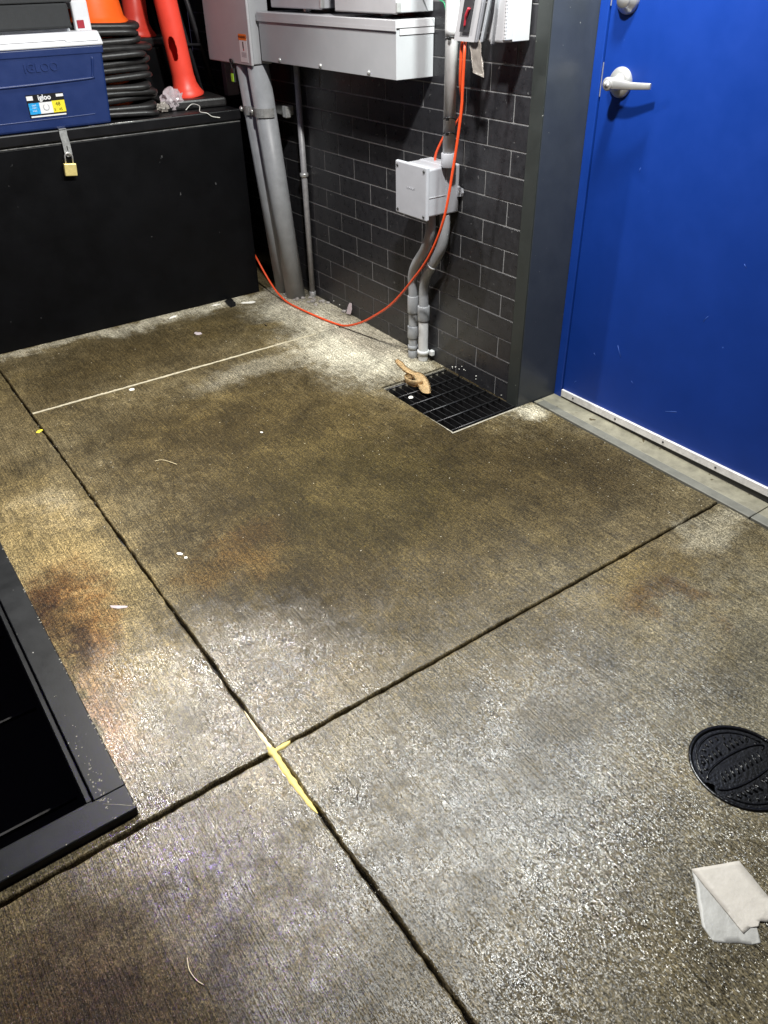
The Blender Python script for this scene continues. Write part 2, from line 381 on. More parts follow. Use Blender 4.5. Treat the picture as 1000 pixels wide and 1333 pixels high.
# earth under the slabs, left open at the drain and the pit
bm = bmesh.new()
for x0, x1, y0, y1 in ((-3.7, -2.6, -4.3, 2.6), (-2.6, -1.75, -4.3, -.86), (-2.6, -1.75, 1.25, 2.6), (-1.75, -.31, -4.3, 2.6), (-.31, .0, -4.3, -.13), (-.31, 0, .295, 2.6), (0, .5, -4.3, 2.6)):
    vs = [bm.verts.new((x, y, gz(y)-.019)) for x, y in ((x0, y0), (x1, y0), (x1, y1), (x0, y1))]; bm.faces.new(vs)
bmesh.ops.remove_doubles(bm, verts=bm.verts[:], dist=1e-5)
tag(obj('ground', bm, 'soil'), kind='structure')

# pale caulk bead in the rear joint
bm = bmesh.new(); a = []
n = 150
rows = []
for i in range(n+1):
    t = i/n; x = JX+.006 + t*(1.19); w = .0044 + noise.noise(Vector((x*30, 0, 1)))*.0035 + noise.noise(Vector((x*110, 0, 7)))*.002
    w *= 1 - .5*max(0, (t-.85)/.15); y = JB + noise.noise(Vector((x*12, 4, 1)))*.002; h = .0016 + abs(noise.noise(Vector((x*60, 2, 2))))*.0035
    rows.append([bm.verts.new((x, y+w*k, gz(y)+(h*(1-k*k)-.001 if abs(k) < 1 else -.004))) for k in (-1, -.7, -.3, .3, .7, 1)])
for r0, r1 in zip(rows, rows[1:]):
    for k in range(5): bm.faces.new((r0[k], r1[k], r1[k+1], r0[k+1])).smooth = True
tag(obj('caulk_bead', bm, 'caulk'), 'rough cream caulk bead filling the rear paving joint', 'caulk')
# yellow sealant at the crossing of joints
def bead(pts, ws, m, name, label, h=.0007, seed=0):
    bm = bmesh.new(); P = smooth_path([(x, y, 0) for x, y in pts], 10); rows = []
    for i, p in enumerate(P):
        t = i/(len(P)-1); d = (P[min(i+1, len(P)-1)] - P[max(i-1, 0)]).normalized(); nn = Vector((-d.y, d.x, 0))
        k0 = t*(len(ws)-1); a_ = int(min(k0, len(ws)-2)); w = ws[a_]*(1-(k0-a_)) + ws[a_+1]*(k0-a_)
        w *= 1 + .45*noise.noise(Vector((p.x*80, p.y*80, seed)))
        rows.append([bm.verts.new((*(p + nn*w*k).xy, gz(p.y) + z)) for k, z in ((-1, -.006), (-.8, h*.4), (0, h), (.8, h*.5), (1, -.006))])
    for r0, r1 in zip(rows, rows[1:]):
        for k in range(4): bm.faces.new((r0[k], r1[k], r1[k+1], r0[k+1])).smooth = True
    return tag(obj(name, bm, m), label, 'sealant')
bead([(-1.437, -.780), (-1.4385, -.82), (-1.4385, -.865), (-1.438, -.898)], [.001, .003, .0055, .006], 'yellow2', 'sealant_strip', 'whitish tapering end of the sealant above the joint crossing')
bead([(-1.440, -.893), (-1.4385, -.915), (-1.4405, -.96), (-1.441, -1.01), (-1.440, -1.058), (-1.438, -1.085)], [.007, .0085, .0075, .007, .0055, .0012], 'yellow', 'sealant_strip', 'long yellow sealant strip running down the joint from the crossing', seed=4)
bead([(-1.436, -.910), (-1.420, -.9085), (-1.402, -.9080), (-1.396, -.907)], [.005, .0055, .005, .001], 'yellow', 'sealant_strip', 'short yellow sealant stub pointing right at the joint crossing', seed=8)

# ------------------------------------------------------------------ floor drain grate
gr = empty('drain_grate', (-.152, .082, gz(.08)-.02), 'black square mesh drain grate set into the concrete at the foot of the brick wall', 'grate')
bm = bmesh.new(); X0, X1, Y0, Y1 = -.300, -.002, -.124, .288
for k in range(11):
    x = X0 + (X1-X0)*k/10; box(bm, x-.0013, x+.0013, Y0, Y1, -.030, -.004)
obj('bearing_bars', bm, 'grate', gr)
bm = bmesh.new()
for k in range(6):
    y = Y0 + .012 + (Y1-Y0-.024)*k/5; tube(bm, [(X0, y, -.0035), (X1, y, -.0035)], .0032, 8)
obj('cross_rods', bm, 'grate', gr)
bm = bmesh.new()
for a, b_ in (((-.307, -.131), (-.300, .295)), ((-.3, -.131), (.0, -.1245)), ((-.3, .2885), (.0, .295))): box(bm, a[0], b_[0], a[1], b_[1], -.035, -.0025)
obj('rim', bm, 'chip', gr)
bm = bmesh.new()
for x0, x1, y0, y1 in ((-.32, -.306, -.14, .3), (-.306, 0, -.15, -.131), (-.306, 0, .295, .31), (0, .01, -.14, .3)): box(bm, x0, x1, y0, y1, -.35, -.013)
box(bm, -.32, .01, -.15, .31, -.36, -.34)
obj('catch_basin', bm, 'void', gr)

# ------------------------------------------------------------------ round cover
mh = empty('access_cover', (MH[0], MH[1], gz(MH[1])-.02), 'round wet black cast iron utility cover in the concrete near the scrap of paper', 'utility cover')
zt = gz(MH[1])
bm = bmesh.new()
lathe(bm, [(.0, -.03), (.1015, -.03), (.1030, .0005), (.1022, .0022), (.0965, .0022), (.0955, -.001)], (*MH, zt), seg=72)
obj('frame_ring', bm, 'iron', mh)
bm = bmesh.new()
notch_a = math.atan2(-1.49-MH[1], -.777-MH[0])
pts = []
for k in range(96):
    a = 2*PI*k/96; r = .0945; d = abs((a-notch_a+PI) % (2*PI) - PI)
    if d < .14: r = .0945 - .014*math.cos(d/.14*PI/2)
    pts.append((MH[0]+math.cos(a)*r, MH[1]+math.sin(a)*r))
prism(bm, pts, zt-.012, zt-.0015)
obj('lid', bm, 'iron', mh)
bm = bmesh.new()
def arc(r, a0, a1, w=.0022, h=.0016):
    n = max(3, int(abs(a1-a0)/.09)); P = []
    for i in range(n+1): a = a0+(a1-a0)*i/n; P.append((MH[0]+math.cos(a)*r, MH[1]+math.sin(a)*r, zt-.0015))
    tube(bm, P, w, 6)
arc(.086, 0.15, notch_a-.35); arc(.086, notch_a+.35, 2*PI-.1)
for s_ in (-1, 1):                                   # two lens shaped ribs and a centre bar
    P = [(MH[0]+.082*math.cos(t)*1.0, MH[1]+s_*(.012+.020*math.sin(t)), zt-.0012) for t in [PI*i/14 for i in range(15)]]
    ang = -.12; P = [((x-MH[0])*math.cos(ang)-(y-MH[1])*math.sin(ang)+MH[0], (x-MH[0])*math.sin(ang)+(y-MH[1])*math.cos(ang)+MH[1], z) for x, y, z in P]
    tube(bm, P, .0023, 6)
for i in range(-5, 6):
    for s_ in (-1, 1):
        if i == 0: continue
        for (u0, v0, v1) in ((i*.0125, .040, .061 - abs(i)*.0022), ):
            ang = -.12; P = []
            for u, v in ((u0, s_*v0), (u0+.004, s_*v1)): P.append((u*math.cos(ang)-v*math.sin(ang)+MH[0], u*math.sin(ang)+v*math.cos(ang)+MH[1], zt-.0008))
            tube(bm, P, .0022, 6)
for i in range(-4, 5):
    ang = -.12; P = []
    for u, v in ((i*.013-.004, -.009), (i*.013+.004, .009)): P.append((u*math.cos(ang)-v*math.sin(ang)+MH[0], u*math.sin(ang)+v*math.cos(ang)+MH[1], zt-.0008))
    tube(bm, P, .0020, 6)
for k in range(26):
    a = notch_a + .45 + k*(2*PI-.9)/25; P = [(MH[0]+math.cos(a)*r, MH[1]+math.sin(a)*r, zt-.0008) for r in (.070, .079)]
    tube(bm, P, .0018, 6)
obj('raised_pattern', bm, 'iron', mh, True)

# ------------------------------------------------------------------ pit with raised frame
pt = empty('access_pit', (-2.2, .2, gz(.2)), 'dark sunken pit edged by a scuffed black steel frame at left', 'pit')
bm = bmesh.new(); FX0, FX1, FY0, FY1 = -2.68, -1.717, -.884, 1.30; W = .062; H = .021
def frame_bar(x0, x1, y0, y1):
    t = bmesh.new(); box(t, x0, x1, y0, y1, -.03, H, .0018, 1)
    for v in t.verts: v.co.z += gz(v.co.y)
    return t
for r in ((FX1-W, FX1, FY0+W+.0004, FY1-W), (FX0, FX1, FY0, FY0+W), (FX0, FX1, FY1-W, FY1), (FX0, FX0+W, FY0+W+.0004, FY1-W)): merge(bm, frame_bar(*r))
frame_bm = bm
bm = bmesh.new()                                     # inner lip, a little lower
for r in ((FX1-W-.013, FX1-W-.0005, FY0+W+.0135, FY1-W), (FX0+W, FX1-W-.0005, FY0+W+.0005, FY0+W+.013)):
    t = bmesh.new(); box(t, r[0], r[1], r[2], r[3], -.06, .008, .001)
    for v in t.verts: v.co.z += gz(v.co.y)
    merge(bm, t)
obj('inner_lip', bm, 'pit', pt)
bm = bmesh.new()
for x0, x1, y0, y1 in ((-1.746, -1.72, -.88, 1.28), (-2.66, -2.62, -.88, 1.28), (-2.66, -1.72, -.88, -.853), (-2.66, -1.72, 1.245, 1.28)): box(bm, x0, x1, y0, y1, -.75, -.045)
box(bm, -2.66, -1.72, -.88, 1.28, -.78, -.74)
obj('shaft', bm, 'void', pt)
bm = bmesh.new()
for y in (-.62, -.30, .02): box(bm, -2.6, -1.80, y, y+.006, -.21, -.20)
obj('inner_ledge', bm, 'void', pt)
# scratches and chips along the frame edges: worn to bare metal
bm = frame_bm
for k in range(70):
    if random.random() < .55:
        y = FY0 + random.random()**1.3*1.3; x = FX1 - .0022; 
    else:
        x = FX1 - random.random()*.9; y = FY0 + .0022
    s1 = random.uniform(.0008, .0028); s2 = random.uniform(.0008, .0022)
    z = gz(y) + H + .0002
    prism(bm, [(x-s1, y-s2*.5), (x+s1*.6, y-s2), (x+s1, y+s2), (x-s1*.4, y+s2*.8)], z-.0004, z+.0003, 1)
for k in range(60):
    x = FX1 - .046 + random.gauss(0, .006); y = FY0 + .03 + abs(random.gauss(0, .13)); s1 = random.uniform(.0006, .0018); z = gz(y)+H+.0002
    if x > FX1-W+.004: prism(bm, [(x-s1, y-s1*.5), (x+s1*.6, y-s1), (x+s1, y+s1), (x-s1*.4, y+s1*.8)], z-.0004, z+.0003, 1)
for (xa, ya, xb, yb) in ((FX1-.006, FY0+.008, FX1-.05, FY0+.044), (FX1-.046, FY0+.050, FX1-.060, FY0+.060)):
    tube(bm, [(xa, ya, gz(ya)+H), ((xa+xb)/2, (ya+yb)/2+.002, gz(ya)+H), (xb, yb, gz(yb)+H)], .0008, 5, mi=1)
obj('frame', bm, ['pit', 'chip'], pt)

# ------------------------------------------------------------------ brick wall
wall = empty('brick_wall', (.05, .9, 0), 'black painted brick wall with pale mortar lines behind the grey electrical boxes', 'wall')
CH = .0762; Z0 = .0713; BL = .2215
bm = bmesh.new()
g = .0021; YE = -.0665; YW = 2.3
for k in range(-2, 29):                               # brick row between mortar lines k-1 and k
    z1 = Z0 + k*CH - g; z0 = z1 - CH + 2*g
    j0 = 0 if k % 2 == 0 else .5
    ys = [YE] + [j*BL + j0*BL for j in range(0, 12) if j*BL + j0*BL > YE+.02 and j*BL+j0*BL < YW] + [YW]
    for a, b_ in zip(ys, ys[1:]):
        dx = random.uniform(-.0005, .0005)
        box(bm, .0005+dx, .03, a+(g if a > YE else 0), b_-(g*.8), z0, z1, .0011)
obj('bricks', bm, 'brick', wall)
bm = bmesh.new(); box(bm, .0022, .12, YE, YW, -.1, 2.2)
obj('mortar', bm, 'mortar', wall)
# door surround: dark edge trim and slate reveal
sr = empty('door_surround', (.1, -.12, 0), 'dark slate metal corner column between the brick wall and the blue door', 'column')
bm = bmesh.new(); box(bm, -.0015, .06, -.1215, YE-.0008, -.02, 2.2, .0012)
obj('edge_trim', bm, 'slate2', sr)
bm = bmesh.new()
prism(bm, [(.0015, -.1222), (.186, -.1222), (.186, -.1305), (.0015, -.1245)][::-1], -.02, 2.2)
obj('reveal_panel', bm, 'slate', sr)
bm = bmesh.new(); box(bm, .0602, .25, -.1215, YE-.0008, -.02, 2.2); obj('column_core', bm, 'slate2', sr)

# ------------------------------------------------------------------ blue door
fr = empty('door_frame', (.20, -.14, 0), 'bright blue steel door frame between slate column and blue door', 'door frame')
bm = bmesh.new(); box(bm, .178, .25, -.1635, -.1312, -.02, 2.13, .002, 2)
obj('side_jamb', bm, 'blueframe', fr)
bm = bmesh.new(); box(bm, .178, .25, -1.125, -1.088, -.03, 2.13, .002, 2); obj('side_jamb', bm, 'blueframe', fr)
bm = bmesh.new(); box(bm, .178, .25, -1.125, -.1312, 2.1305, 2.17, .002, 2); obj('head_jamb', bm, 'blueframe', fr)
dr = empty('blue_door', (.20, -.62, gz(-.6)), 'large cobalt blue steel exit door with silver lever and bottom sweep', 'door')
bm = bmesh.new(); box(bm, .1835, .225, -1.084, -.1665, .012, 2.125, .0022, 2)
obj('door_leaf', bm, 'blue', dr)
sw = bmesh.new(); box(sw, .1745, .1833, -1.082, -.168, .0065, .0320, .0008); sweep = obj('door_sweep', sw, 'alu', dr)
bm = bmesh.new(); box(bm, .1810, .190, -1.082, -.168, -.030, .0063); obj('sweep_seal', bm, 'seam', dr)
for y in (-.226, -.42, -.62, -.817, -1.0):
    bm = bmesh.new(); lathe(bm, [(0, .0025), (.002, .0022), (.0036, .0008), (.0038, 0)], (.1745, y, .0192), (-1, 0, 0), 12); obj('screw', bm, 'chrome_dark', sweep)
hx, hy, hz_ = .1835, -.238, 1.0225
lh = bmesh.new(); lathe(lh, [(.0395, 0), (.0395, .004), (.036, .010), (.026, .0135), (.019, .016), (.0165, .022), (.0160, .046), (.0175, .050), (.0175, .058), (.015, .061), (0, .061)], (hx, hy, hz_), (-1, 0, 0), 40)
lever = obj('lever_handle', lh, 'chrome', dr)
bm = bmesh.new(); P = smooth_path([(hx-.050, hy+.010, hz_), (hx-.053, hy-.02, hz_), (hx-.053, hy-.055, hz_+.001), (hx-.047, hy-.085, hz_+.001), (hx-.036, hy-.132, hz_+.003)], 6)
# flat tapering bar
rows = []
for i, p in enumerate(P):
    t = i/(len(P)-1); h = .0140*(1-t)+.0075*t; th = .0060*(1-t)+.0025*t
    rows.append([bm.verts.new((p.x+dx*th, p.y, p.z+dz*h)) for dx, dz in ((-1, -.8), (-1, .8), (-.6, 1), (.6, 1), (1, .8), (1, -.8), (.6, -1), (-.6, -1))])
for r0, r1 in zip(rows, rows[1:]):
    for k in range(8): bm.faces.new((r0[k], r0[(k+1) % 8], r1[(k+1) % 8], r1[k])).smooth = True
bm.faces.new(rows[0][::-1]); bm.faces.new(rows[-1])
obj('lever', bm, 'chrome', lever)
bm = bmesh.new(); lathe(bm, [(0, .002), (.0085, .002), (.0085, 0)], (hx-.0605, hy, hz_), (-1, 0, 0), 20); kc = obj('key_cylinder', bm, 'alu', lever)
bm = bmesh.new(); box(bm, hx-.0640, hx-.0625, hy-.0012, hy+.0012, hz_-.0055, hz_+.0045); obj('keyway', bm, 'chrome_dark', lever)
bm = bmesh.new(); lathe(bm, [(.037, 0), (.037, .004), (.033, .012), (.024, .020), (.022, .023), (.021, .026), (0, .026)], (hx, -.226, 1.222), (-1, 0, 0), 40); db = obj('deadbolt', bm, 'chrome', dr)
for (ya, za, yb, zb) in ((-.395, .235, -.375, .270), (-.46, .165, -.452, .171), (-.29, .205, -.283, .212), (-.75, .62, -.742, .628), (-.215, .075, -.222, .083), (-.60, .12, -.64, .135), (-.66, .44, -.672, .46), (-.35, .80, -.352, .812)):
    bm = bmesh.new(); tube(bm, [(.1835, ya, za), (.18345, (ya+yb)/2+.001, (za+zb)/2), (.1835, yb, zb)], .0006, 5); obj('scratch', bm, 'scuff', dr)
bm = bmesh.new(); box(bm, .1822, .1845, -.1668, -.1650, .980, 1.068); obj('latch_plate', bm, 'chrome', dr)
bm = bmesh.new(); box(bm, .1822, .1845, -.1668, -.1650, 1.205, 1.262); obj('latch_plate', bm, 'chrome', dr)
bm = bmesh.new(); box(bm, .186, .30, -3.2, -1.1255, -.06, 2.2); box(bm, .186, .3, -1.125, -.1225, 2.171, 2.4)
tag(obj('rear_wall', bm, 'slate2'), 'dark painted wall beyond the far edge of the blue door', 'wall')
# threshold
ts = empty('door_threshold', (.13, -.7, gz(-.7)), 'worn concrete threshold with grey front strip under the blue door', 'threshold')
bm = bmesh.new()
def gbox(bm, x0, x1, y0, y1, z0, z1, bev=0):
    t = bmesh.new(); box(t, x0, x1, y0, y1, z0, z1, bev)
    n = 24
    for v in t.verts: v.co.z += gz(v.co.y)
    merge(bm, t)
gbox(bm, .0765, .112, -1.010, -.1465, -.03, .0045, .0018); gbox(bm, .0765, .112, -2.6, -1.0130, -.03, .0055, .0018)
obj('front_strip', bm, 'sill_strip', ts)
bm = bmesh.new(); gbox(bm, .1122, .235, -1.010, -.1322, -.03, .0035, .001); gbox(bm, .1122, .235, -2.6, -1.0125, -.03, .0035, .001); gbox(bm, .0765, .1118, -.146, -.1315, -.03, .003, .001)
obj('rear_strip', bm, 'sill', ts)

# ------------------------------------------------------------------ black storage cabinet and what stands on it
YC = 1.454; ZT = .8207
cb = empty('storage_chest', (-.9, 1.75, gz(1.7)), 'large black steel storage chest against the rear wall with padlocked lid', 'storage chest')
bm = bmesh.new()
t = bmesh.new(); box(t, -1.75, -.193, YC+.004, 2.08, .02, .772, .004, 2); merge(bm, t)
obj('body', bm, 'cab', cb)
bm = bmesh.new(); box(bm, -1.76, -.190, YC, 2.09, .780, ZT, .005, 2); lid = obj('lid', bm, 'cab_lid', cb)
bm = bmesh.new(); box(bm, -1.755, -.197, YC+.001, YC+.010, .7728, .7756); obj('seam_strip', bm, 'edge_metal', cb)
bm = bmesh.new(); tube(bm, [(-.84, YC+.0012, ZT-.001), (-.50, YC+.0012, ZT-.0005)], .0012, 6); obj('worn_edge', bm, 'edge_metal', lid)
hs = bmesh.new()
hp = [(-.9545, .8185), (-.9265, .8185), (-.928, .80), (-.925, .775), (-.925, .735), (-.933, .726), (-.945, .726), (-.953, .735), (-.953, .775), (-.9555, .80)]
prism(hs, hp[::-1], 0, .003, frame=lambda u, v, w: (u, YC-.006+w, v)); box(hs, -.954, -.927, YC-.006, YC+.02, .8212, .8232)
hasp = obj('hasp', hs, 'zinc', cb)
bm = bmesh.new(); box(bm, -.941, -.937, YC-.0066, YC-.0058, .748, .764); obj('slot', bm, 'chrome_dark', hasp)
pl = empty('padlock', (-.945, YC-.02, .655), 'small brass padlock hanging from the hasp of the black chest', 'padlock')
rt = Matrix.Translation((-.945, YC-.016, .71)) @ Matrix.Rotation(.10, 4, 'Y') @ Matrix.Translation((.945, -(YC-.016), -.71))
bm = bmesh.new(); box(bm, -.969, -.923, YC-.024, YC-.008, .660, .704, .0025, 2, rot=rt); obj('lock_body', bm, 'brass', pl)
bm = bmesh.new(); P = [(-.960, 0, .702), (-.960, 0, .728)] + [(-.946-.014*math.cos(t), 0, .728+.013*math.sin(t)) for t in [PI*i/8 for i in range(1, 8)]] + [(-.932, 0, .728), (-.932, 0, .702)]
tube(bm, [rt @ Vector((x, YC-.016, z)) for x, _, z in P], .0028, 10); obj('shackle', bm, 'chrome', pl)

# cooler
cl = empty('cooler', (-.98, 1.62, ZT), 'navy blue hard cooler with white lid standing on the black chest', 'cooler')
def taper_box(x0, x1, y0, y1, z0, z1, fl, bev, seg=3):
    t = bmesh.new()
    vs = [t.verts.new(p) for p in ((x0, y0, z0), (x1, y0, z0), (x1, y1, z0), (x0, y1, z0), (x0-fl, y0-fl, z1), (x1+fl, y0-fl, z1), (x1+fl, y1+fl, z1), (x0-fl, y1+fl, z1))]
    for f in ((3,2,1,0),(4,5,6,7),(0,1,5,4),(1,2,6,5),(2,3,7,6),(3,0,4,7)): t.faces.new([vs[i] for i in f])
    bmesh.ops.bevel(t, geom=t.edges[:], offset=bev, segments=seg, affect='EDGES', profile=.5)
    return t
CX0, CX1, CY0, CY1 = -1.225, -.745, 1.458, 1.78; CZ = 1.085
FLR = .014
bm = bmesh.new(); merge(bm, taper_box(CX0, CX1, CY0, CY1, ZT+.001, CZ-.002, FLR, .010)); 
merge(bm, taper_box(CX0-FLR*.9-.003, CX1+FLR*.9+.003, CY0-FLR*.9-.003, CY1+FLR*.9+.003, CZ-.026, CZ, .0015, .004))
cb_body = obj('body', bm, 'cool_blue', cl)
def cfront(z): return CY0 - FLR*(z-ZT)/(CZ-ZT)
bm = bmesh.new()                                     # raised lower panel ridge, a U shaped moulding
ridge = [(-1.215, .972), (-1.0, .975), (-.80, .981), (-.789, .986), (-.783, 1.0), (-.775, 1.05)]
P = smooth_path([(x, cfront(z)-.000, z) for x, z in ridge], 5); tube(bm, P, .0052, 8, flat=.9)
P = smooth_path([(x, cfront(z)+.001, z) for x, z in ((-1.21, .857), (-.85, .86), (-.80, .862))], 5); tube(bm, P, .0025, 8)
obj('moulded_ridge', bm, 'cool_blue', cb_body)
ft = math.atan2(FLR, CZ-ZT)
text('embossed_lettering', 'IGLOO', .040, face_my(-.966, cfront(1.026)-.0005, 1.026, ft), 'cool_blue', cb_body, .0022)
bm = bmesh.new(); merge(bm, taper_box(CX0-.022, CX1+.022, CY0-.022, CY1+.022, CZ+.0005, CZ+.046, -.010, .007)); box(bm, CX0+.03, CX1-.075, CY0+.03, CY1-.03, CZ+.04, CZ+.056, .005, 2)
cll = obj('lid', bm, 'cool_white', cl)
bm = bmesh.new(); tube(bm, smooth_path([(-1.2, CY0-.0205, CZ+.022), (-.90, CY0-.0205, CZ+.022), (-.862, CY0-.0200, CZ+.0225), (-.852, CY0-.0205, CZ+.016), (-.74, CY0-.0210, CZ+.0165)], 4), .0009, 6); obj('lid_groove', bm, 'lab_grey', cll)
# side handle stands up at the right end
bm = bmesh.new()
P = [(-.752, CY0+.06, CZ+.04), (-.748, CY0+.06, CZ+.10), (-.748, CY0+.075, CZ+.135), (-.748, CY1-.075, CZ+.135), (-.748, CY1-.06, CZ+.10), (-.752, CY1-.06, CZ+.04)]
box(bm, -.798, -.738, CY0+.035, CY0+.060, CZ+.038, CZ+.14, .007, 2); box(bm, -.798, -.738, CY1-.06, CY1-.035, CZ+.038, CZ+.14, .007, 2); box(bm, -.795, -.741, CY0+.0605, CY1-.0605, CZ+.112, CZ+.138, .006, 2)
hd = obj('handle', bm, 'cool_white', cl)
bm = bmesh.new(); box(bm, -.790, -.764, CY0+.0325, CY0+.0349, CZ+.052, CZ+.078, .001); obj('red_insert', bm, 'red_plastic', hd)
# label
lb = bmesh.new(); lx0, lx1, lz0, lz1 = -1.0435, -.9085, .868, .944
lft = Matrix.Translation((-.976, cfront(.906)-.0012, .906)) @ Matrix.Rotation(ft, 4, 'X') @ Matrix.Translation((.976, 0, -.906))
def lrect(bm, x0, x1, z0, z1, d): box(bm, x0, x1, -d-.0004, -d, z0, z1, rot=lft)
lrect(lb, lx0, lx1, lz0, lz1, 0); label = obj('printed_label', lb, 'lab_black', cb_body)
for x0, x1, z0, z1, m, nm in ((lx0+.003, -1.002, .880, .917, 'lab_blue', 'blue_field'), (-1.002, -.956, .880, .917, 'lab_white', 'white_field'), (-.956, lx1-.001, .880, .919, 'lab_yellow', 'yellow_field'), (lx0+.004, lx1-.003, .8695, .8745, 'lab_white', 'foot_strip'),
                              (lx0+.001, -1.020, .926, .940, 'lab_white', 'corner_badge'), (-.936, lx1-.001, .931, .940, 'lab_white', 'corner_badge')):
    bm = bmesh.new(); lrect(bm, x0, x1, z0, z1, .0006); obj(nm, bm, m, cb_body)
def ltext(s, x, z, size, m, nm='lettering', bold=0): text(nm, s, size, lft @ face_my(x, -.0012, z), m, cb_body, .0002, bold)
ltext('igloo', -.979, .9325, .024, 'lab_white', bold=.0007); ltext('48', -.935, .907, .018, 'lab_black'); ltext('45', -.928, .889, .013, 'lab_black'); ltext('5', -.949, .889, .013, 'lab_black')
bm = bmesh.new(); lathe(bm, [(.0085, 0), (.0085, .0006), (.0115, .0006), (.0115, 0)], lft @ Vector((-.979, -.0008, .901)), (0, -1, 0), 20); obj('ring_mark', bm, 'lab_grey', cb_body)
for dz in (.9095, .9015, .8915): ltext('cool', -1.022, dz, .008, 'lab_white')
# charcoal tray lying on the cooler
bm = bmesh.new(); box(bm, -1.25, -.822, CY0-.004, CY1-.02, CZ+.0565, CZ+.135, .008, 2); box(bm, -1.26, -.806, CY0-.010, CY1-.01, CZ+.1355, CZ+.152, .004, 2)
tag(obj('foam_tray', bm, 'dark_tray'), 'charcoal grey foam tray lying on the white cooler lid', 'tray')

# stack of traffic cones
def cone_base(bm, cx, cy, z, half, th, ang, warp=0, tilt=(0, 0)):
    ca, sa = math.cos(ang), math.sin(ang); n = 40; R = [[], [], [], [], [], []]
    prof = [(-.030, 0), (0, .001), (.006, th*.35), (.005, th*.75), (-.005, th), (-.05, th*.8)]
    for k in range(n):
        a = 2*PI*k/n; c, s_ = math.cos(a), math.sin(a); e = .30
        ux = math.copysign(abs(c)**e, c); uy = math.copysign(abs(s_)**e, s_)
        for q, (d, h) in enumerate(prof):
            rr = half + d; x, y = ux*rr, uy*rr
            hh = h + (x*tilt[0] + y*tilt[1]) + warp*math.sin(a*2+q*.1+z*90)*.007
            R[q].append(bm.verts.new((cx+x*ca-y*sa, cy+x*sa+y*ca, z+hh)))
    for a_, b_ in zip(R, R[1:]):
        for k in range(n): bm.faces.new((a_[k], a_[(k+1) % n], b_[(k+1) % n], b_[k])).smooth = True
    bm.faces.new(R[0][::-1]); bm.faces.new(R[-1])
SX, SY = -.664, 1.672; NL = 13; TH = (1.148-ZT)/NL
for i in range(NL):
    jx, jy, ja = random.uniform(-.014, .010), random.uniform(-.012, .014), random.uniform(-.16, .16)
    if i > 9: jx -= .012
    z = ZT + .001 + i*TH
    top = i == NL-1
    lab = ('top orange traffic cone of the stack, its whole skirt showing beside the cooler' if top else 'traffic cone nested in the stack beside the cooler, only its black rubber base showing')
    c = empty('traffic_cone', (SX, SY, z), lab, 'traffic cone', 'nested traffic cones stacked on the black chest')
    bm = bmesh.new(); cone_base(bm, SX+jx, SY+jy, z, .150, TH*1.0 if i < 12 else TH, ja, .55, (random.uniform(-.03, .03), random.uniform(-.04, .02))); obj('rubber_base', bm, 'rubber', c)
    bm = bmesh.new()
    r0 = .118
    if top: lathe(bm, [(.128, TH*.82), (.122, TH+.006), (.112, TH+.016), (.074, .26), (.036, .48), (.030, .485), (.0, .485)], (SX, SY, z), seg=40)
    else: lathe(bm, [(r0-.016, TH*.1), (r0-.020, TH*.75), (r0-.024, TH*1.1)], (SX, SY, z), seg=32)
    obj('cone_body', bm, 'cone_orange', c)

# delineator posts
def post(name, bx, by, bz, tx, ty, tz, r, lab, plate=None, ang=0, slot=False):
    p = empty(name, (bx, by, bz), lab, 'delineator post', 'red orange delineator posts behind the cones')
    A = Vector((bx, by, bz)); B = Vector((tx, ty, tz)); d = (B-A).normalized(); L_ = (B-A).length
    bm = bmesh.new()
    lathe(bm, [(r*1.50, .004), (r*1.55, .012), (r*1.28, .030), (r*1.08, .052), (r*1.0, .085), (r*.93, L_), (0, L_)], A, d, 144 if slot else 48)
    if slot:                                         # real hand hole cut through the tube
        u = Vector((-.47, -.88, 0)).normalized()
        kill = []
        bmesh.ops.subdivide_edges(bm, edges=[e for e in bm.edges if abs((e.verts[0].co-e.verts[1].co).normalized().dot(d)) > .9 and e.calc_length() > .2], cuts=260)
        for f in bm.faces:
            cc = f.calc_center_median() - A; h = cc.dot(d); q = cc - d*h
            q2 = q.normalized(); side = q2.cross(d).dot(Vector((.0, .0, 1))) 
            s_ = q2.dot(u); w = q2.dot(u.cross(d).normalized())*r
            if s_ > .3:
                hh = (h-.188)/.045; ww = (w-.010)/.0155
                if abs(hh)**3 + abs(ww)**2.2 < 1: kill.append(f)
        bmesh.ops.delete(bm, geom=kill, context='FACES')
    obj('tube', bm, 'post_orange', p)
    bm = bmesh.new(); x0, x1, y0, y1, th = plate
    box(bm, x0, x1, y0, y1, bz-th, bz+.003, .009, 2, rot=Matrix.Translation((bx, by, 0)) @ Matrix.Rotation(ang, 4, 'Z') @ Matrix.Translation((-bx, -by, 0)))
    obj('rubber_base', bm, 'rubber', p)
post('delineator_post', -.318, 1.690, ZT+.034, -.395, 1.690, 1.60, .047, 'leaning red orange tube post with hand hole on its black base plate', (-.455, -.185, 1.57, 1.80, .033), -.12, True)
bm = bmesh.new(); box(bm, -.66, -.34, 1.86, 2.06, ZT+.001, 1.035, .006, 2)
tag(obj('black_crate', bm, 'cab'), 'plain black crate in shadow behind the stacked cones', 'crate')
post('delineator_post', -.395, 1.955, 1.068, -.370, 1.955, 1.55, .050, 'rear red orange tube post half hidden by the cone stack', (-.56, -.235, 1.87, 2.05, .032), .06)

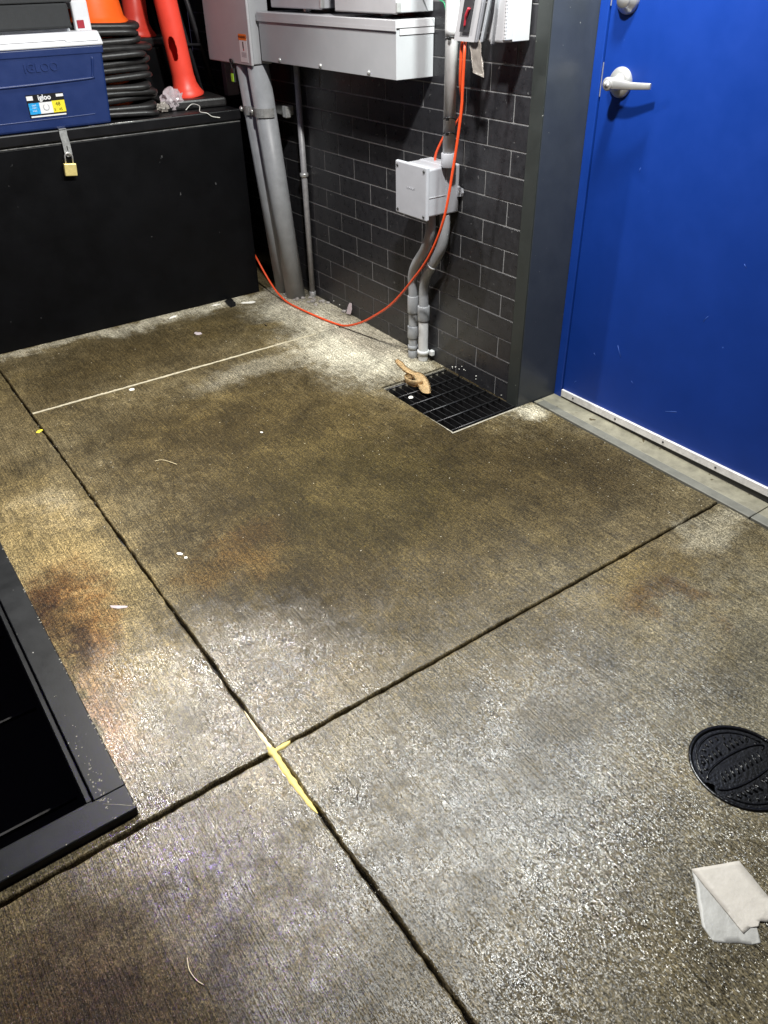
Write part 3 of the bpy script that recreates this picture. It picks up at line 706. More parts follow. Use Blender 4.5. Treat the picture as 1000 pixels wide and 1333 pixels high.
# folded dark stand behind the posts
fs = empty('folded_stand', (-.25, 1.9, ZT), 'folded dark grey metal stand leaning behind the tall post', 'stand')
for (a, b_) in (((-.300, 1.90, 1.50), (-.200, 1.86, .822)), ((-.275, 1.93, 1.50), (-.150, 1.90, .822)), ((-.215, 1.93, 1.45), (-.085, 1.90, .822))):
    bm = bmesh.new(); tube(bm, [a, b_], .013, 4); obj('leg', bm, 'dark_bar', fs)
bm = bmesh.new(); tube(bm, [(-.30, 1.88, 1.04), (-.14, 1.88, 1.03)], .006, 8); obj('cross_bar', bm, 'dark_bar', fs)
for z in (.97, .90): 
    bm = bmesh.new(); tube(bm, [(-.235, 1.845, z), (-.215, 1.85, z)], .002, 6); obj('pin', bm, 'zinc', fs)

# crumpled clear bag and string on the chest
def crumple(cx, cy, cz, rx, ry, rz, seed, sub=3, amp=.55, fq=1.6):
    bm = bmesh.new(); bmesh.ops.create_icosphere(bm, subdivisions=sub, radius=1)
    for v in bm.verts:
        p = v.co.copy(); k = 1 + amp*(noise.noise(p*fq*1.7+Vector((seed, 0, 0)))) + .35*noise.noise(p*fq*4+Vector((0, seed, 0)))
        v.co = Vector((cx+p.x*k*rx, cy+p.y*k*ry, max(cz-rz*.9, cz+p.z*k*rz)))
    return bm
tag(obj('plastic_bag', crumple(-.425, 1.60, ZT+.040, .042, .032, .040, 3.1), 'plastic'), 'crumpled clear plastic bag beside the base of the tall post', 'plastic bag')
tag(obj('foil_scrap', crumple(-.482, 1.575, ZT+.020, .024, .018, .018, 8.4), 'film_grey'), 'small silvery crumpled wrapper left of the clear bag', 'wrapper')
bm = bmesh.new()
P = smooth_path([(-.395, 1.55, ZT+.004), (-.360, 1.56, ZT+.022), (-.345, 1.52, ZT+.018), (-.365, 1.475, ZT+.003), (-.345, 1.452, ZT-.002), (-.325, 1.450, ZT-.016), (-.290, 1.4505, ZT-.024)], 8); tube(bm, P, .0016, 6)
tag(obj('string', bm, 'white_scrap'), 'thin white string curling over the chest lid edge', 'string')
bm = bmesh.new(); box(bm, -1.9, .0, 2.30, 2.40, -.1, 2.2)
tag(obj('back_wall', bm, 'cab'), 'unlit black wall behind the storage chest', 'wall')
bm = bmesh.new(); box(bm, -.205, -.18, 1.62, 1.75, .033, .20, .002)
tag(obj('timber_offcut', bm, 'stone'), 'grey scrap board in the gap beside the chest', 'board')

# ------------------------------------------------------------------ electrical gear
def screw(parent, p, axis=(-1, 0, 0), r=.006, m='zinc', name='bolt'):
    bm = bmesh.new(); lathe(bm, [(0, r*.9), (r*.6, r*.8), (r, r*.3), (r, 0)], p, axis, 14); return obj(name, bm, m, parent)
pa = empty('breaker_panel', (-.1, 1.5, .985), 'tall grey panel with orange and white warning sticker left of the long trough', 'electrical panel')
bm = bmesh.new(); box(bm, -.178, -.094, 1.312, 1.698, .990, 1.75, .003); obj('body', bm, 'greybox', pa)
bm = bmesh.new(); box(bm, -.189, -.1785, 1.308, 1.702, .986, 1.75, .003); cv = obj('cover', bm, 'greybox2', pa)
xs = -.1896
bm = bmesh.new(); box(bm, xs-.0005, xs, 1.333, 1.398, .997, 1.080); st = obj('warning_sticker', bm, 'lab_white', cv)
bm = bmesh.new(); box(bm, xs-.0009, xs-.0004, 1.333, 1.401, 1.073, 1.094); obj('orange_header', bm, 'lab_orange', cv)
text('lettering', 'WARNING', .0135, face_mx(xs-.0012, 1.367, 1.0835), 'lab_black', cv, .0002)
bm = bmesh.new(); box(bm, xs-.0009, xs-.0004, 1.362, 1.371, 1.044, 1.068); obj('pictogram', bm, 'lab_black', cv)
bm = bmesh.new(); box(bm, xs-.0009, xs-.0004, 1.361, 1.369, 1.037, 1.0435); obj('pictogram_foot', bm, 'red_plastic', cv)
for z in (1.030, 1.0255, 1.021, 1.0165): 
    bm = bmesh.new(); box(bm, xs-.0009, xs-.0004, 1.344, 1.386, z-.002, z+.001); obj('text_line', bm, 'lab_grey', cv)
tg = empty('inspection_tag', (-.192, 1.49, .93), 'lime green tag on a dark wire loop hanging under the panel', 'tag')
bm = bmesh.new(); tube(bm, smooth_path([(-.190, 1.478, .985), (-.194, 1.470, .997), (-.194, 1.492, .999), (-.190, 1.492, .975), (-.190, 1.486, .962)], 6), .003, 8); obj('wire_loop', bm, 'seam', tg)
bm = bmesh.new(); box(bm, -.196, -.186, 1.468, 1.492, .915, .968, .003); obj('holder', bm, 'seam', tg)
bm = bmesh.new(); box(bm, -.198, -.1965, 1.470, 1.490, .920, .950); obj('lime_card', bm, 'green_tag', tg)
bm = bmesh.new(); box(bm, -.06, -.001, 1.83, 1.868, .824, 1.75, .002)
tag(obj('strut_channel', bm, 'greybox2'), 'pale grey vertical channel behind the panel above the chest', 'channel')

# long trough
tr = empty('wiring_trough', (-.08, .84, 1.0), 'long grey wiring trough with hooded lid mounted across the black bricks', 'wiring trough')
bm = bmesh.new(); box(bm, -.151, -.001, .389, 1.292, 1.004, 1.145, .0015); obj('body', bm, 'greybox', tr)
bm = bmesh.new(); box(bm, -.1555, -.0005, .384, 1.300, 1.1455, 1.169, .002); box(bm, -.156, -.1535, .3845, 1.2995, 1.139, 1.150); hl = obj('hooded_lid', bm, 'greybox2', tr)
bm = bmesh.new(); box(bm, -.139, -.0015, .3862, .3887, 1.128, 1.1445); obj('end_flange', bm, 'greybox2', tr)
for y in (1.144, .848, .543): screw(tr, (-.151, y, 1.016), r=.0075)
# two boxes above
for y0, y1, d, lab in ((.878, 1.237, .12, 'left of the two grey meter boxes above the trough, half hidden by the frame edge'), (.389, .739, .150, 'right of the two grey meter boxes above the trough, nearer the conduit')):
    mb = empty('meter_box', (-.06, (y0+y1)/2, 1.185), lab, 'meter box', 'grey meter boxes above the wiring trough')
    bm = bmesh.new(); box(bm, -d+.010, -.001, y0+.004, y1-.004, 1.186, 1.7, .002); obj('body', bm, 'greybox', mb)
    bm = bmesh.new(); box(bm, -d, -d+.0095, y0, y1, 1.183, 1.7, .0035, 2); obj('cover', bm, 'greybox2', mb)
    bm = bmesh.new(); box(bm, -d-.004, -d+.012, y0-.010, y0-.0005, 1.188, 1.215, .002); obj('latch_tab', bm, 'zinc', mb)
    bm = bmesh.new(); lathe(bm, [(.02, 0), (.02, .014)], (-.06, (y0+y1)/2, 1.171), seg=16); obj('nipple', bm, 'zinc', mb)

# big pipes
def pipe(name, pts, r, m, lab, cat='conduit', group=None, collars=(), seg=24):
    p = empty(name, pts[0], lab, cat, group)
    bm = bmesh.new(); P = smooth_path(pts, 8) if len(pts) > 2 else [Vector(q) for q in pts]; tube(bm, P, r, seg); obj('pipe', bm, m, p)
    for a, b_, rr, mm in collars:
        bm = bmesh.new(); A, B = Vector(a), Vector(b_); d = (B-A)
        tube(bm, [A, A+d*.03, A+d*.97, B], [rr*.96, rr, rr, rr*.96], seg); obj('coupling', bm, mm, p)
    return p
p2 = pipe('large_conduit', [(-.083, 1.300, .01), (-.140, 1.352, .985)], .0445, 'pvc', 'nearer thick grey pipe rising from the concrete into the panel', group='thick grey pipes under the panel')
p1 = pipe('large_conduit', [(-.083, 1.396, .01), (-.140, 1.452, .985)], .0445, 'pvc', 'farther thick grey pipe beside the black chest, partly behind its twin', group='thick grey pipes under the panel')
sc = empty('pipe_clamp', (-.09, 1.37, .80), 'zinc strut clamp bolting both thick pipes to the brick wall', 'clamp')
bm = bmesh.new(); box(bm, -.062, -.022, 1.295, 1.53, .797, .833, .003); obj('strut_rail', bm, 'zinc', sc)
for cy in (1.34, 1.436):
    cx = -.129; bm = bmesh.new()
    P = [(cx+.048*math.cos(t), cy+.048*math.sin(t), .815) for t in [PI*.42+(PI*1.16)*i/16 for i in range(17)]]
    rows = []
    for x, y, z in P:
        rows.append([bm.verts.new((cx+(x-cx)*k, cy+(y-cy)*k, zz)) for k, zz in ((1, z-.017), (1.05, z-.017), (1.05, z+.017), (1, z+.017))])
    for r0, r1 in zip(rows, rows[1:]):
        for k in range(4): bm.faces.new((r0[k], r0[(k+1) % 4], r1[(k+1) % 4], r1[k]))
    bm.faces.new(rows[0]); bm.faces.new(rows[-1][::-1]); obj('strap', bm, 'zinc', sc)
    screw(sc, (cx-.040, cy+.048, .815), (-1, .2, 0), .011, name='bolt')
bm = bmesh.new(); box(bm, -.078, -.055, 1.262, 1.294, .793, .837, .003); obj('rail_end', bm, 'zinc', sc)

pipe('thin_conduit', [(-.020, 1.250, .02), (-.020, 1.250, 1.003)], .0125, 'emt', 'thin grey conduit running from the floor up behind the trough', collars=[((-.020, 1.250, .560), (-.020, 1.250, .574), .0185, 'zinc'), ((-.020, 1.250, .018), (-.020, 1.250, .05), .0155, 'zinc')])

# junction box
jb = empty('junction_box', (-.08, .31, .60), 'light grey plastic junction box on the wall above two bent conduits', 'junction box')
bm = bmesh.new(); box(bm, -.136, -.012, .238, .388, .606, .758, .006, 3); box(bm, -.06, -.0005, .236, .390, .604, .760, .006, 3); jbb = obj('body', bm, 'pvcbox', jb)
bm = bmesh.new(); box(bm, -.136, -.0614, .2365, .2385, .6675, .6695); box(bm, -.0602, -.0590, .2345, .2362, .61, .752); obj('mould_line', bm, 'lab_grey', jbb)
bm = bmesh.new(); box(bm, -.151, -.1365, .2275, .4005, .597, .768, .0045, 2); cvr = obj('cover', bm, 'pvcbox', jb)
for y in (.2415, .387):
    for z in (.611, .754): screw(cvr, (-.151, y, z), r=.0048, m='chrome_dark', name='screw')
text('raised_lettering', 'CONDUIT', .010, face_mx(-.1512, .314, .69), 'pvcbox', cvr, .0006)
bm = bmesh.new(); prism(bm, [(.236, .655), (.236, .690), (.215, .684), (.211, .672), (.215, .660)], -.012, -.002, frame=lambda u, v, w: (w, u, v)); obj('mounting_ear', bm, 'pvcbox', jb)
screw(jb, (-.012, .2215, .672), r=.004)

# upper conduit, cable ties
uc = pipe('upper_conduit', [(-.060, .2280, .775), (-.060, .2280, 1.75)], .0195, 'pvc_pale', 'pale vertical conduit rising from the top of the junction box',
          collars=[((-.060, .228, .759), (-.060, .228, .802), .0240, 'pvcbox'), ((-.060, .228, 1.128), (-.060, .228, 1.75), .0215, 'pvc_pale')])
for z in (.862, .905, 1.124):
    bm = bmesh.new(); P = [(-.060+.0212*math.cos(2*PI*k/20), .228+.0212*math.sin(2*PI*k/20), z+.004*math.sin(4*PI*k/20)) for k in range(21)]; tube(bm, P, .0018, 6)
    box(bm, -.086, -.078, .208, .216, z-.004, z+.004); obj('cable_tie', bm, 'black_tie', uc)
# lower bent conduits
pipe('bent_conduit', [(-.085, .285, .600), (-.085, .287, .540), (-.078, .325, .470), (-.065, .395, .395), (-.052, .432, .335), (-.045, .436, .275), (-.045, .436, .01)], .0175, 'pvc', 'left of the two bent conduits below the junction box', group='bent conduits below the junction box',
     collars=[((-.045, .436, .195), (-.045, .436, .262), .0215, 'pvc'), ((-.045, .436, .092), (-.045, .436, .140), .0215, 'pvc'), ((-.045, .436, .045), (-.045, .436, .060), .0205, 'pvc'), ((-.045, .436, .005), (-.045, .436, .040), .0190, 'pvc')])
rp = pipe('bent_conduit', [(-.045, .258, .600), (-.045, .256, .550), (-.046, .268, .490), (-.045, .308, .425), (-.038, .365, .355), (-.031, .387, .290), (-.030, .388, .235), (-.030, .388, .01)], .0185, 'pvc', 'right of the two bent conduits below the junction box, pale at its foot', group='bent conduits below the junction box',
     collars=[((-.030, .388, .175), (-.030, .388, .232), .0235, 'pvc'), ((-.030, .388, .006), (-.030, .388, .174), .0190, 'pvc_pale'), ((-.030, .388, .036), (-.030, .388, .050), .0235, 'pvc_pale'), ((-.0443, .3180, .4120), (-.0438, .3215, .4075), .0210, 'pvc_pale')])
bm = bmesh.new(); box(bm, -.018, -.001, .348, .368, .032, .054, .003); obj('wall_clip', bm, 'pvc_pale', rp)

# outlet box with open covers
ob = empty('outlet_box', (-.08, .05, 1.12), 'grey weatherproof outlet box with hinged covers hanging open at the top', 'outlet box')
def panel(pts, th, m, name, parent, inner=None):
    """thin slab: pts are (x, y) footprint line ends, upright from z0 to z1"""
    (xa, ya), (xb, yb), z0, z1 = pts; d = Vector((xb-xa, yb-ya, 0)); L_ = d.length; d.normalize(); nn = Vector((-d.y, d.x, 0))
    def fr_(u, v, w): p = Vector((xa, ya, 0)) + d*u + nn*w; return (p.x, p.y, v)
    bm = bmesh.new()
    if inner is None: t = bmesh.new(); prism(t, [(0, z0), (L_, z0), (L_, z1), (0, z1)], 0, th, frame=fr_); bmesh.ops.bevel(t, geom=t.edges[:], offset=.003, segments=2, affect='EDGES'); merge(bm, t)
    else:
        a, b_, c0 = inner
        for q in ([(0, z0), (L_, z0), (L_, c0), (0, c0)], [(0, c0), (a, c0), (a, z1), (0, z1)], [(b_, c0), (L_, c0), (L_, z1), (b_, z1)]):
            t = bmesh.new(); prism(t, q, 0, th, frame=fr_); merge(bm, t)
        bmesh.ops.remove_doubles(bm, verts=bm.verts[:], dist=1e-5)
    return obj(name, bm, m, parent), fr_
bm = bmesh.new(); box(bm, -.070, -.001, -.010, .052, 1.122, 1.30, .004, 2); obj('back_box', bm, 'greybox2', ob)
bm = bmesh.new(); box(bm, -.100, -.0705, -.049, -.036, 1.131, 1.30, .002); box(bm, -.0705, -.006, -.049, .056, 1.126, 1.30, .002); sd = obj('side_plate', bm, 'greybox2', ob)
bm = bmesh.new()
for k in range(16): box(bm, -.099, -.0975, -.0495, -.0488, 1.136+k*.0085, 1.139+k*.0085)
for k in range(16): box(bm, -.1008, -.0998, -.0465, -.0445, 1.136+k*.0085, 1.1385+k*.0085)
obj('perforations', bm, 'seam', sd)
c1, f1 = panel(((-.104, .166), (-.104, .076), 1.122, 1.30), .010, 'greybox2', 'front_cover', ob, (.030, .062, 1.150))
bm = bmesh.new(); box(bm, -.1115, -.1095, .100, .140, 1.146, 1.30); obj('window', bm, 'dark_bar', ob)
bm = bmesh.new(); tube(bm, smooth_path([(-.114, .118, 1.160), (-.116, .117, 1.185), (-.115, .110, 1.205)], 5), [.003]*5+[.0045]*6, 10); obj('red_plug', bm, 'red_plastic', ob)
panel(((-.1045, .070), (-.090, .070), 1.120, 1.30), .006, 'pvcbox', 'cover_edge', ob)
panel(((-.110, .036), (-.075, .060), 1.122, 1.30), .007, 'pvcbox', 'inner_cover', ob)
panel(((-.092, .014), (-.050, .034), 1.117, 1.30), .004, 'greybox', 'hinge_leaf', ob)
for ch in ob.children:                              # the open covers hang askew
    k = {'front_cover': .24, 'cover_edge': .24, 'window': .24, 'red_plug': .24, 'inner_cover': .26, 'hinge_leaf': .10}.get(ch.name.split('.')[0])
    if k:
        off = k*(root_off(ch).z - 1.12)
        for v in ch.data.vertices: v.co.y -= v.co.z*k + off
bm = bmesh.new()
rows = []
for i in range(9):
    v = i/8; rows.append([bm.verts.new((-.094 + .006*noise.noise(Vector((u*3, v*4, 2)))+.004*u, .108 - .045*u - .022*v + .004*noise.noise(Vector((u*4, v*4, 9))), 1.122 - .078*v - .010*u*v + .006*(1-v)*u)) for u in [k/6 for k in range(7)]])
for r0, r1 in zip(rows, rows[1:]):
    for k in range(6): bm.faces.new((r0[k], r0[k+1], r1[k+1], r1[k])).smooth = True
bmesh.ops.solidify(bm, geom=bm.faces[:], thickness=.0008)
tag(obj('plastic_pouch', bm, 'film_grey'), 'small crumpled grey plastic pouch dangling under the outlet box', 'pouch')
bm = bmesh.new(); tube(bm, smooth_path([(-.03, .60, 1.215), (-.05, .42, 1.232), (-.05, .30, 1.218), (-.05, .272, 1.195), (-.03, .268, 1.10), (-.004, .266, 1.02)], 8), .0022, 8)
tag(obj('ground_wire', bm, 'green_wire'), 'thin green wire looping left of the pale conduit', 'wire')

# orange extension cord: one long run from the outlet box round behind the chest
cd = empty('extension_cord', (-.1, .88, .02), 'orange extension cord hanging from the outlet box and trailing behind the black chest', 'cord')
bm = bmesh.new()
P = [(-.085, .135, 1.13), (-.100, .120, 1.09), (-.100, .122, 1.02), (-.100, .127, .927), (-.105, .150, .769+.0), (-.115, .178, .610), (-.120, .240, .482), (-.118, .332, .375), (-.113, .482, .232),
     (-.108, .635, .128), (-.106, .735, .072), (-.110, .82, .036), (-.118, .885, .0245), (-.142, 1.01, .0265), (-.158, 1.15, .029), (-.165, 1.25, .034), (-.168, 1.335, .060), (-.170, 1.42, .115), (-.176, 1.495, .185), (-.18, 1.60, .26)]
tube(bm, smooth_path(P, 8), .0045, 10); obj('cord_run', bm, 'orange_cord', cd)
bm = bmesh.new(); P = [(-.085, .150, 1.13), (-.085, .153, 1.08), (-.072, .166, 1.00), (-.034, .195, .935), (-.020, .240, .885), (-.024, .290, .845), (-.030, .328, .785), (-.030, .335, .755)]
tube(bm, smooth_path(P, 8), .0045, 10); obj('cord_run', bm, 'orange_cord', cd)

# ------------------------------------------------------------------ litter
def sheet(poly_list, name, label, cat, z=.0012):
    root = None
# paper sheet: a folded napkin, big flap over a narrower one
pp = empty('paper_napkin', (-.94, -1.65, gz(-1.65)), 'torn white damp paper napkin lying on the concrete below the iron cover', 'napkin')
def flap(poly, z, m, name, seed, lift=.0035):
    bm = bmesh.new(); vs = [bm.verts.new((x, y, 0)) for x, y in poly]; f = bm.faces.new(vs)
    bmesh.ops.triangulate(bm, faces=[f]); bmesh.ops.subdivide_edges(bm, edges=bm.edges[:], cuts=5, use_grid_fill=True)
    for v in bm.verts: v.co.z = gz(v.co.y) + z + lift*abs(noise.noise(Vector((v.co.x*28, v.co.y*28, seed)))) + lift*.5*abs(noise.noise(Vector((v.co.x*90, v.co.y*90, seed))))
    for f in bm.faces: f.smooth = True
    if False: pass
    bmesh.ops.solidify(bm, geom=bm.faces[:], thickness=.0003); return obj(name, bm, m, pp)
flap([(-.9525, -1.5765), (-.972, -1.6), (-.988, -1.614), (-1.005, -1.632), (-1.021, -1.648), (-1.028, -1.675), (-1.011, -1.690), (-.993, -1.703), (-.981, -1.715), (-.965, -1.723), (-.957, -1.714), (-.947, -1.703), (-.945, -1.69), (-.95, -1.64)], .0004, 'paper_in', 'under_flap', 1, .0012)
flap([(-.952, -1.575), (-.869, -1.616), (-.885, -1.684), (-.899, -1.717), (-.912, -1.713), (-.926, -1.709), (-.936, -1.701), (-.945, -1.705), (-.958, -1.698), (-.976, -1.697), (-.968, -1.658), (-.960, -1.612)], .0014, 'paper', 'top_flap', 5, .0016)

# curled dry leaf on the grate
def ribbon(pts, ws, th=.0012, tw=None):
    bm = bmesh.new(); P = smooth_path(pts, 8); rows = []
    n = len(P)
    for i, p in enumerate(P):
        t = i/(n-1); d = (P[min(i+1, n-1)]-P[max(i-1, 0)]).normalized(); k0 = t*(len(ws)-1); a_ = int(min(k0, len(ws)-2)); w = ws[a_]*(1-(k0-a_))+ws[a_+1]*(k0-a_)
        sd = d.cross(Vector((0, 0, 1))); sd = sd.normalized() if sd.length > .01 else Vector((0, 1, 0))
        ro = Matrix.Rotation((tw[0]*(1-t)+tw[1]*t) if tw else 0, 3, d); sd = ro @ sd; up = sd.cross(d)
        rows.append([bm.verts.new(p + sd*w*k + up*(abs(k)**2)*w*.22 + sd*noise.noise(p*60+Vector((k, 0, 0)))*w*.15) for k in (-1, -.5, 0, .5, 1)])
    for r0, r1 in zip(rows, rows[1:]):
        for k in range(4): bm.faces.new((r0[k], r0[k+1], r1[k+1], r1[k])).smooth = True
    bmesh.ops.solidify(bm, geom=bm.faces[:], thickness=th)
    return bm
lf = empty('dry_leaf', (-.15, .3, .01), 'curled tan dry leaf strip lying on the drain grate by the pipes', 'leaf')
obj('leaf_blade', ribbon([(-.118, .450, .012), (-.128, .415, .010), (-.140, .365, .009), (-.148, .315, .012), (-.152, .270, .018), (-.165, .225, .015), (-.185, .185, .008), (-.205, .150, .006)], [.006, .014, .013, .016, .025, .027, .025, .019], tw=(.15, -.25)), 'leaf', lf)
obj('leaf_curl', ribbon([(-.172, .205, .018), (-.200, .215, .018), (-.216, .245, .019), (-.205, .280, .020), (-.178, .285, .018), (-.165, .262, .016)], [.012, .015, .015, .013, .011, .006], tw=(1.35, 1.5)), 'leaf', lf)

def scrap(name, x, y, rx, ry, m, lab, cat, seed, h=.004, z=0):
    bm = bmesh.new(); n = 14; ang = seed*1.7
    ps = []
    for k in range(n):
        a = 2*PI*k/n; r = 1 + .45*noise.noise(Vector((math.cos(a)*1.5, math.sin(a)*1.5, seed)))
        u, v = math.cos(a)*rx*r, math.sin(a)*ry*r; ps.append((x+u*math.cos(ang)-v*math.sin(ang), y+u*math.sin(ang)+v*math.cos(ang)))
    top = [bm.verts.new((a, b_, gz(b_)+z+.0006+h*abs(noise.noise(Vector((a*150, b_*150, seed)))))) for a, b_ in ps]
    c = bm.verts.new((x, y, gz(y)+z+h)); bot = [bm.verts.new((a, b_, gz(b_)+z-.0005)) for a, b_ in ps]
    for k in range(n):
        bm.faces.new((top[k], top[(k+1) % n], c)); bm.faces.new((top[k], bot[k], bot[(k+1) % n], top[(k+1) % n]))
    bm.faces.new(bot[::-1]); return tag(obj(name, bm, m), lab, cat)
scrap('gum_spot', -1.072, .835, .010, .010, 'white_scrap', 'round white gum spot just in front of the caulked joint', 'gum', 1, .0012)
scrap('paper_scrap', -.661, 1.405, .022, .006, 'white_scrap', 'twisted white paper scrap near the foot of the black chest', 'paper scrap', 2, .006)
scrap('plastic_scrap', -.647, 1.171, .020, .012, 'plastic', 'clear crinkled plastic scrap on the rear slab', 'plastic scrap', 3, .003)
scrap('yellow_scrap', -1.447, .722, .012, .008, 'lab_yellow', 'small yellow scrap beside the long left joint', 'scrap', 4, .003)
scrap('paper_scrap', -1.328, -.190, .010, .005, 'white_scrap', 'larger white crumb beside the brown stain, left of its twin', 'paper scrap', 5, .004)
scrap('paper_scrap', -1.322, -.215, .005, .004, 'white_scrap', 'tiny white crumb right of a larger crumb by the brown stain', 'paper scrap', 6, .003)
scrap('plastic_film', -1.540, -.297, .022, .006, 'plastic', 'thin clear film scrap on the tan strip beside the rust stain', 'plastic scrap', 7, .002)
scrap('white_chip', -.262, .165, .011, .008, 'white_scrap', 'white chip caught at the corner edge of the drain grate', 'chip', 8, .004, -.002)
scrap('paper_scrap', -.300, 1.36, .030, .012, 'white_scrap', 'flat white scrap at the corner of the black chest', 'paper scrap', 9, .003)
scrap('black_wrapper', -.375, 1.405, .065, .020, 'black_scrap', 'crumpled shiny black wrapper at the foot of the chest', 'wrapper', 10, .014)
scrap('paper_scrap', -.44, 1.425, .022, .008, 'white_scrap', 'white scrap left of the black wrapper at the chest foot', 'paper scrap', 11, .004)
scrap('leaf_bit', -.37, 1.075, .010, .004, 'black_scrap', 'dark leaf bit at the right end of the caulk bead', 'leaf bit', 12, .003)
scrap('dark_flake', -.93, -1.76, .004, .010, 'black_scrap', 'dark flake on the concrete left of the paper napkin', 'flake', 13.2, .002)
scrap('white_chip', -.830, .262, .006, .004, 'white_scrap', 'lone white chip in the middle of the large slab', 'chip', 14, .003)
def twig(name, pts, r, m, lab, cat='twig'):
    bm = bmesh.new(); tube(bm, smooth_path(pts, 6), r, 6); tag(obj(name, bm, m), lab, cat)
twig('grass_blade', [(-1.752, -1.185, gz(-1.19)+.003), (-1.757, -1.205, gz(-1.2)+.004), (-1.754, -1.225, gz(-1.22)+.002), (-1.748, -1.238, gz(-1.24)+.002)], .0007, 'yellow2', 'curved straw coloured grass blade on the wet front slab', 'grass blade')
twig('twig', [(-1.200, .300, gz(.3)+.003), (-1.175, .290, gz(.29)+.003), (-1.150, .240, gz(.24)+.003)], .0008, 'yellow2', 'thin pale bent twig on the dark middle slab')
# clear spoon-like shard leaning on the wall, mortar rubble at the pipes
bm = bmesh.new(); prism(bm, [(.0, .0), (.034, .004), (.040, .026), (.030, .052), (.014, .050), (.004, .028)], 0, .003, frame=lambda u, v, w: (-.018+v*.2+w, .965-u*.9, .026+v))
tag(obj('plastic_shard', bm, 'plastic'), 'clear plastic shard leaning on the wall behind the orange cord', 'plastic shard')
bm = bmesh.new()
for k in range(70):
    x, y = random.choice(((-.10, 1.27), (-.05, 1.24), (-.13, 1.33), (-.03, 1.2), (-.02, 1.12), (-.015, 1.02)))
    x += random.gauss(0, .022); y += random.gauss(0, .030); s1 = random.uniform(.003, .013)
    if x > -.004: continue
    t = bmesh.new(); bmesh.ops.create_icosphere(t, subdivisions=1, radius=1)
    for v in t.verts: v.co = Vector((x, y, gz(y)+s1*.3)) + Vector((v.co.x*s1, v.co.y*s1, v.co.z*s1*.6))*(1+.5*noise.noise(v.co*2+Vector((k, 0, 0))))
    merge(bm, t)
tag(obj('mortar_rubble', bm, 'stone'), kind='stuff', label='pale crumbled mortar heaped round the feet of the pipes', cat='rubble')
bm = bmesh.new()
for k in range(750):
    q = random.random()
    if q < .45: x, y = random.uniform(-1.42, -.02), random.uniform(-.9, 1.4)
    elif q < .6: x, y = random.choice((JX, JX+.003)) + random.gauss(0, .010), random.uniform(-2, 1.3)
    elif q < .75: x, y = random.gauss(.02, .10), random.uniform(-1.0, -.14)
    elif q < .85: x, y = -abs(random.gauss(0, .05))-.003, random.uniform(.3, 1.2)
    else: x, y = random.uniform(-1.7, 0), random.uniform(-2, -.9)
    if -.31 < x < .01 and -.13 < y < .3: continue
    if x > .07 or (x > -.003 and y > -.125): continue
    if (x-MH[0])**2+(y-MH[1])**2 < .011: continue
    if x < FX1+.002 and y > FY0-.002: continue
    s1 = random.uniform(.0005, .0015)*(1.4 if random.random() < .06 else 1)
    t = bmesh.new(); bmesh.ops.create_icosphere(t, subdivisions=1, radius=1)
    a = random.random()*6
    for v in t.verts: v.co = Vector((x, y, gz(y)+s1*.3-(.008 if abs(x-JX) < .004 else 0))) + Vector((v.co.x*s1*math.cos(a)*1.5, v.co.y*s1, v.co.z*s1*.6))
    merge(bm, t)
tag(obj('grit', bm, 'grit'), kind='stuff', label='pale grit scattered over the paving', cat='grit')
# flecks of paint and dirt stuck to the lowest bricks
bm = bmesh.new()
for k in range(13):
    y = random.uniform(.05, .28) if k < 8 else random.uniform(-.05, 1.1); z = .012 + abs(random.gauss(0, .018)) + gz(y); s1 = random.uniform(.0006, .0020)
    prism(bm, [(y-s1, z-s1*.6), (y+s1, z-s1*.4), (y+s1*.7, z+s1*.7), (y-s1*.6, z+s1*.5)], -.0025, .002, frame=lambda u, v, w: (w, u, v))
obj('dried_splashes', bm, 'white_scrap', wall)

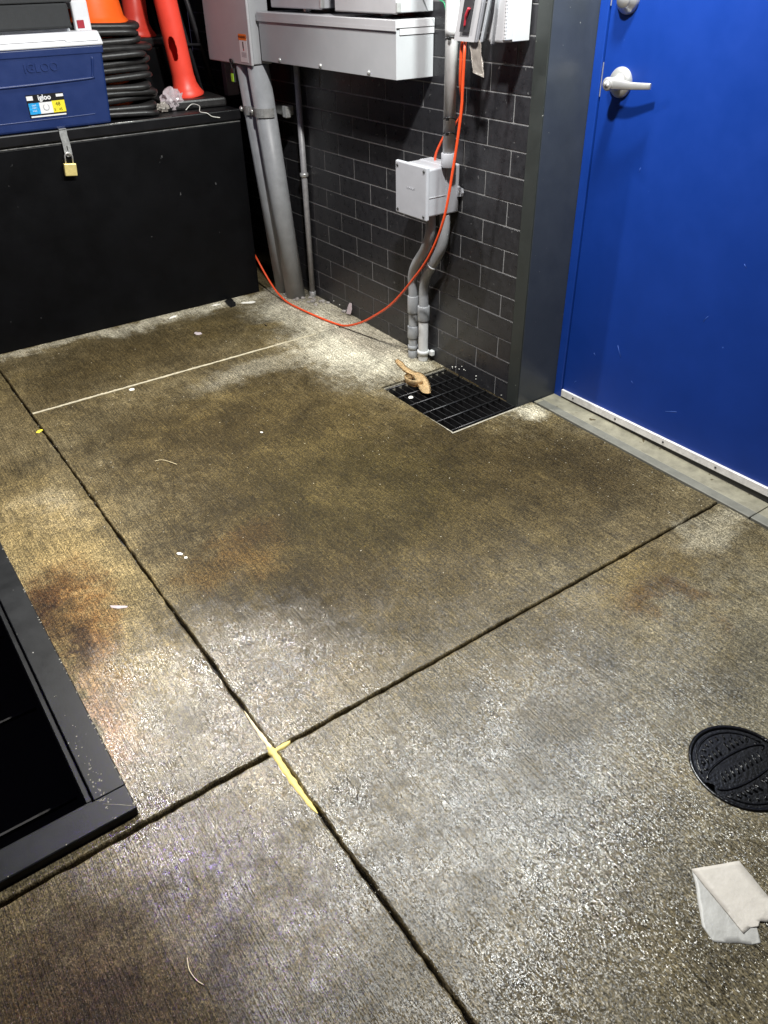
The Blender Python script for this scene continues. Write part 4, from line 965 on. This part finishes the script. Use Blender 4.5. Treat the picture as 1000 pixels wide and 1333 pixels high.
# ------------------------------------------------------------------ light: night, lamps overhead and an added violet wash
w = bpy.data.worlds.new('World'); scene.world = w; w.use_nodes = True
bg = w.node_tree.nodes['Background']; bg.inputs['Color'].default_value = (.50, .46, .85, 1); bg.inputs['Strength'].default_value = .026
def lamp(name, loc, target, power, color, size, shape='DISK', sy=None, spread=180):
    l = bpy.data.lights.new(name, 'AREA'); l.energy = power; l.color = color; l.shape = shape; l.size = size; l.spread = math.radians(spread)
    if sy: l.size_y = sy
    o = bpy.data.objects.new(name, l); col.objects.link(o); o.location = loc
    o.rotation_euler = (Vector(target)-Vector(loc)).to_track_quat('-Z', 'Y').to_euler(); return o
lamp('overhead_lamp', (-.75, -.50, 2.27), (-.75, .2, 0), 32, (1.0, .98, .95), .10)
lamp('door_lamp', (-.10, -.46, 2.10), (-.35, -.2, 0), 21, (.93, 1.0, .96), .14)
lamp('canopy_lamp', (-1.02, 1.00, 2.30), (-1.35, -.1, 0), 15, (1.0, .96, .90), .09, spread=100)
lamp('violet_lamp', (-1.59, .10, 2.30), (-1.80, -1.17, 0), .10, (.20, .05, 1.0), .07, spread=15)
lamp('blue_lamp', (-1.634, .829, 2.30), (-1.76, -.85, 0), .012, (.15, .05, 1.0), .06, spread=16)
lamp('violet_wash', (-2.6, .9, 2.2), (-.2, .8, .6), 1.1, (.62, .55, 1.0), .25)  # added weak wash, tints the wall-mounted box fronts violet

# ------------------------------------------------------------------ camera
cam = bpy.data.cameras.new('camera'); co = bpy.data.objects.new('camera', cam); col.objects.link(co)
r_ = Vector((.8193, -.5730, -.0179)); f_ = Vector((.4682, .6701, -.5760))
az, pi_, ro = 0.60991616, 0.61386134, -0.02191542
f_ = Vector((math.cos(pi_)*math.sin(az), math.cos(pi_)*math.cos(az), -math.sin(pi_)))
r0 = Vector((math.cos(az), -math.sin(az), 0)); u0 = r0.cross(f_)
r_ = r0*math.cos(ro) + u0*math.sin(ro); u_ = u0*math.cos(ro) - r0*math.sin(ro)
co.matrix_world = Matrix(((r_.x, u_.x, -f_.x, -1.833), (r_.y, u_.y, -f_.y, -1.895), (r_.z, u_.z, -f_.z, 1.311), (0, 0, 0, 1)))
cam.sensor_fit = 'VERTICAL'; cam.sensor_height = 36; cam.lens = 36*1012.24/1333; cam.clip_start = .01; cam.clip_end = 100
scene.camera = co
scene.view_settings.view_transform = 'Standard'; scene.view_settings.look = 'None'; scene.view_settings.exposure = 1.0; scene.view_settings.gamma = 1
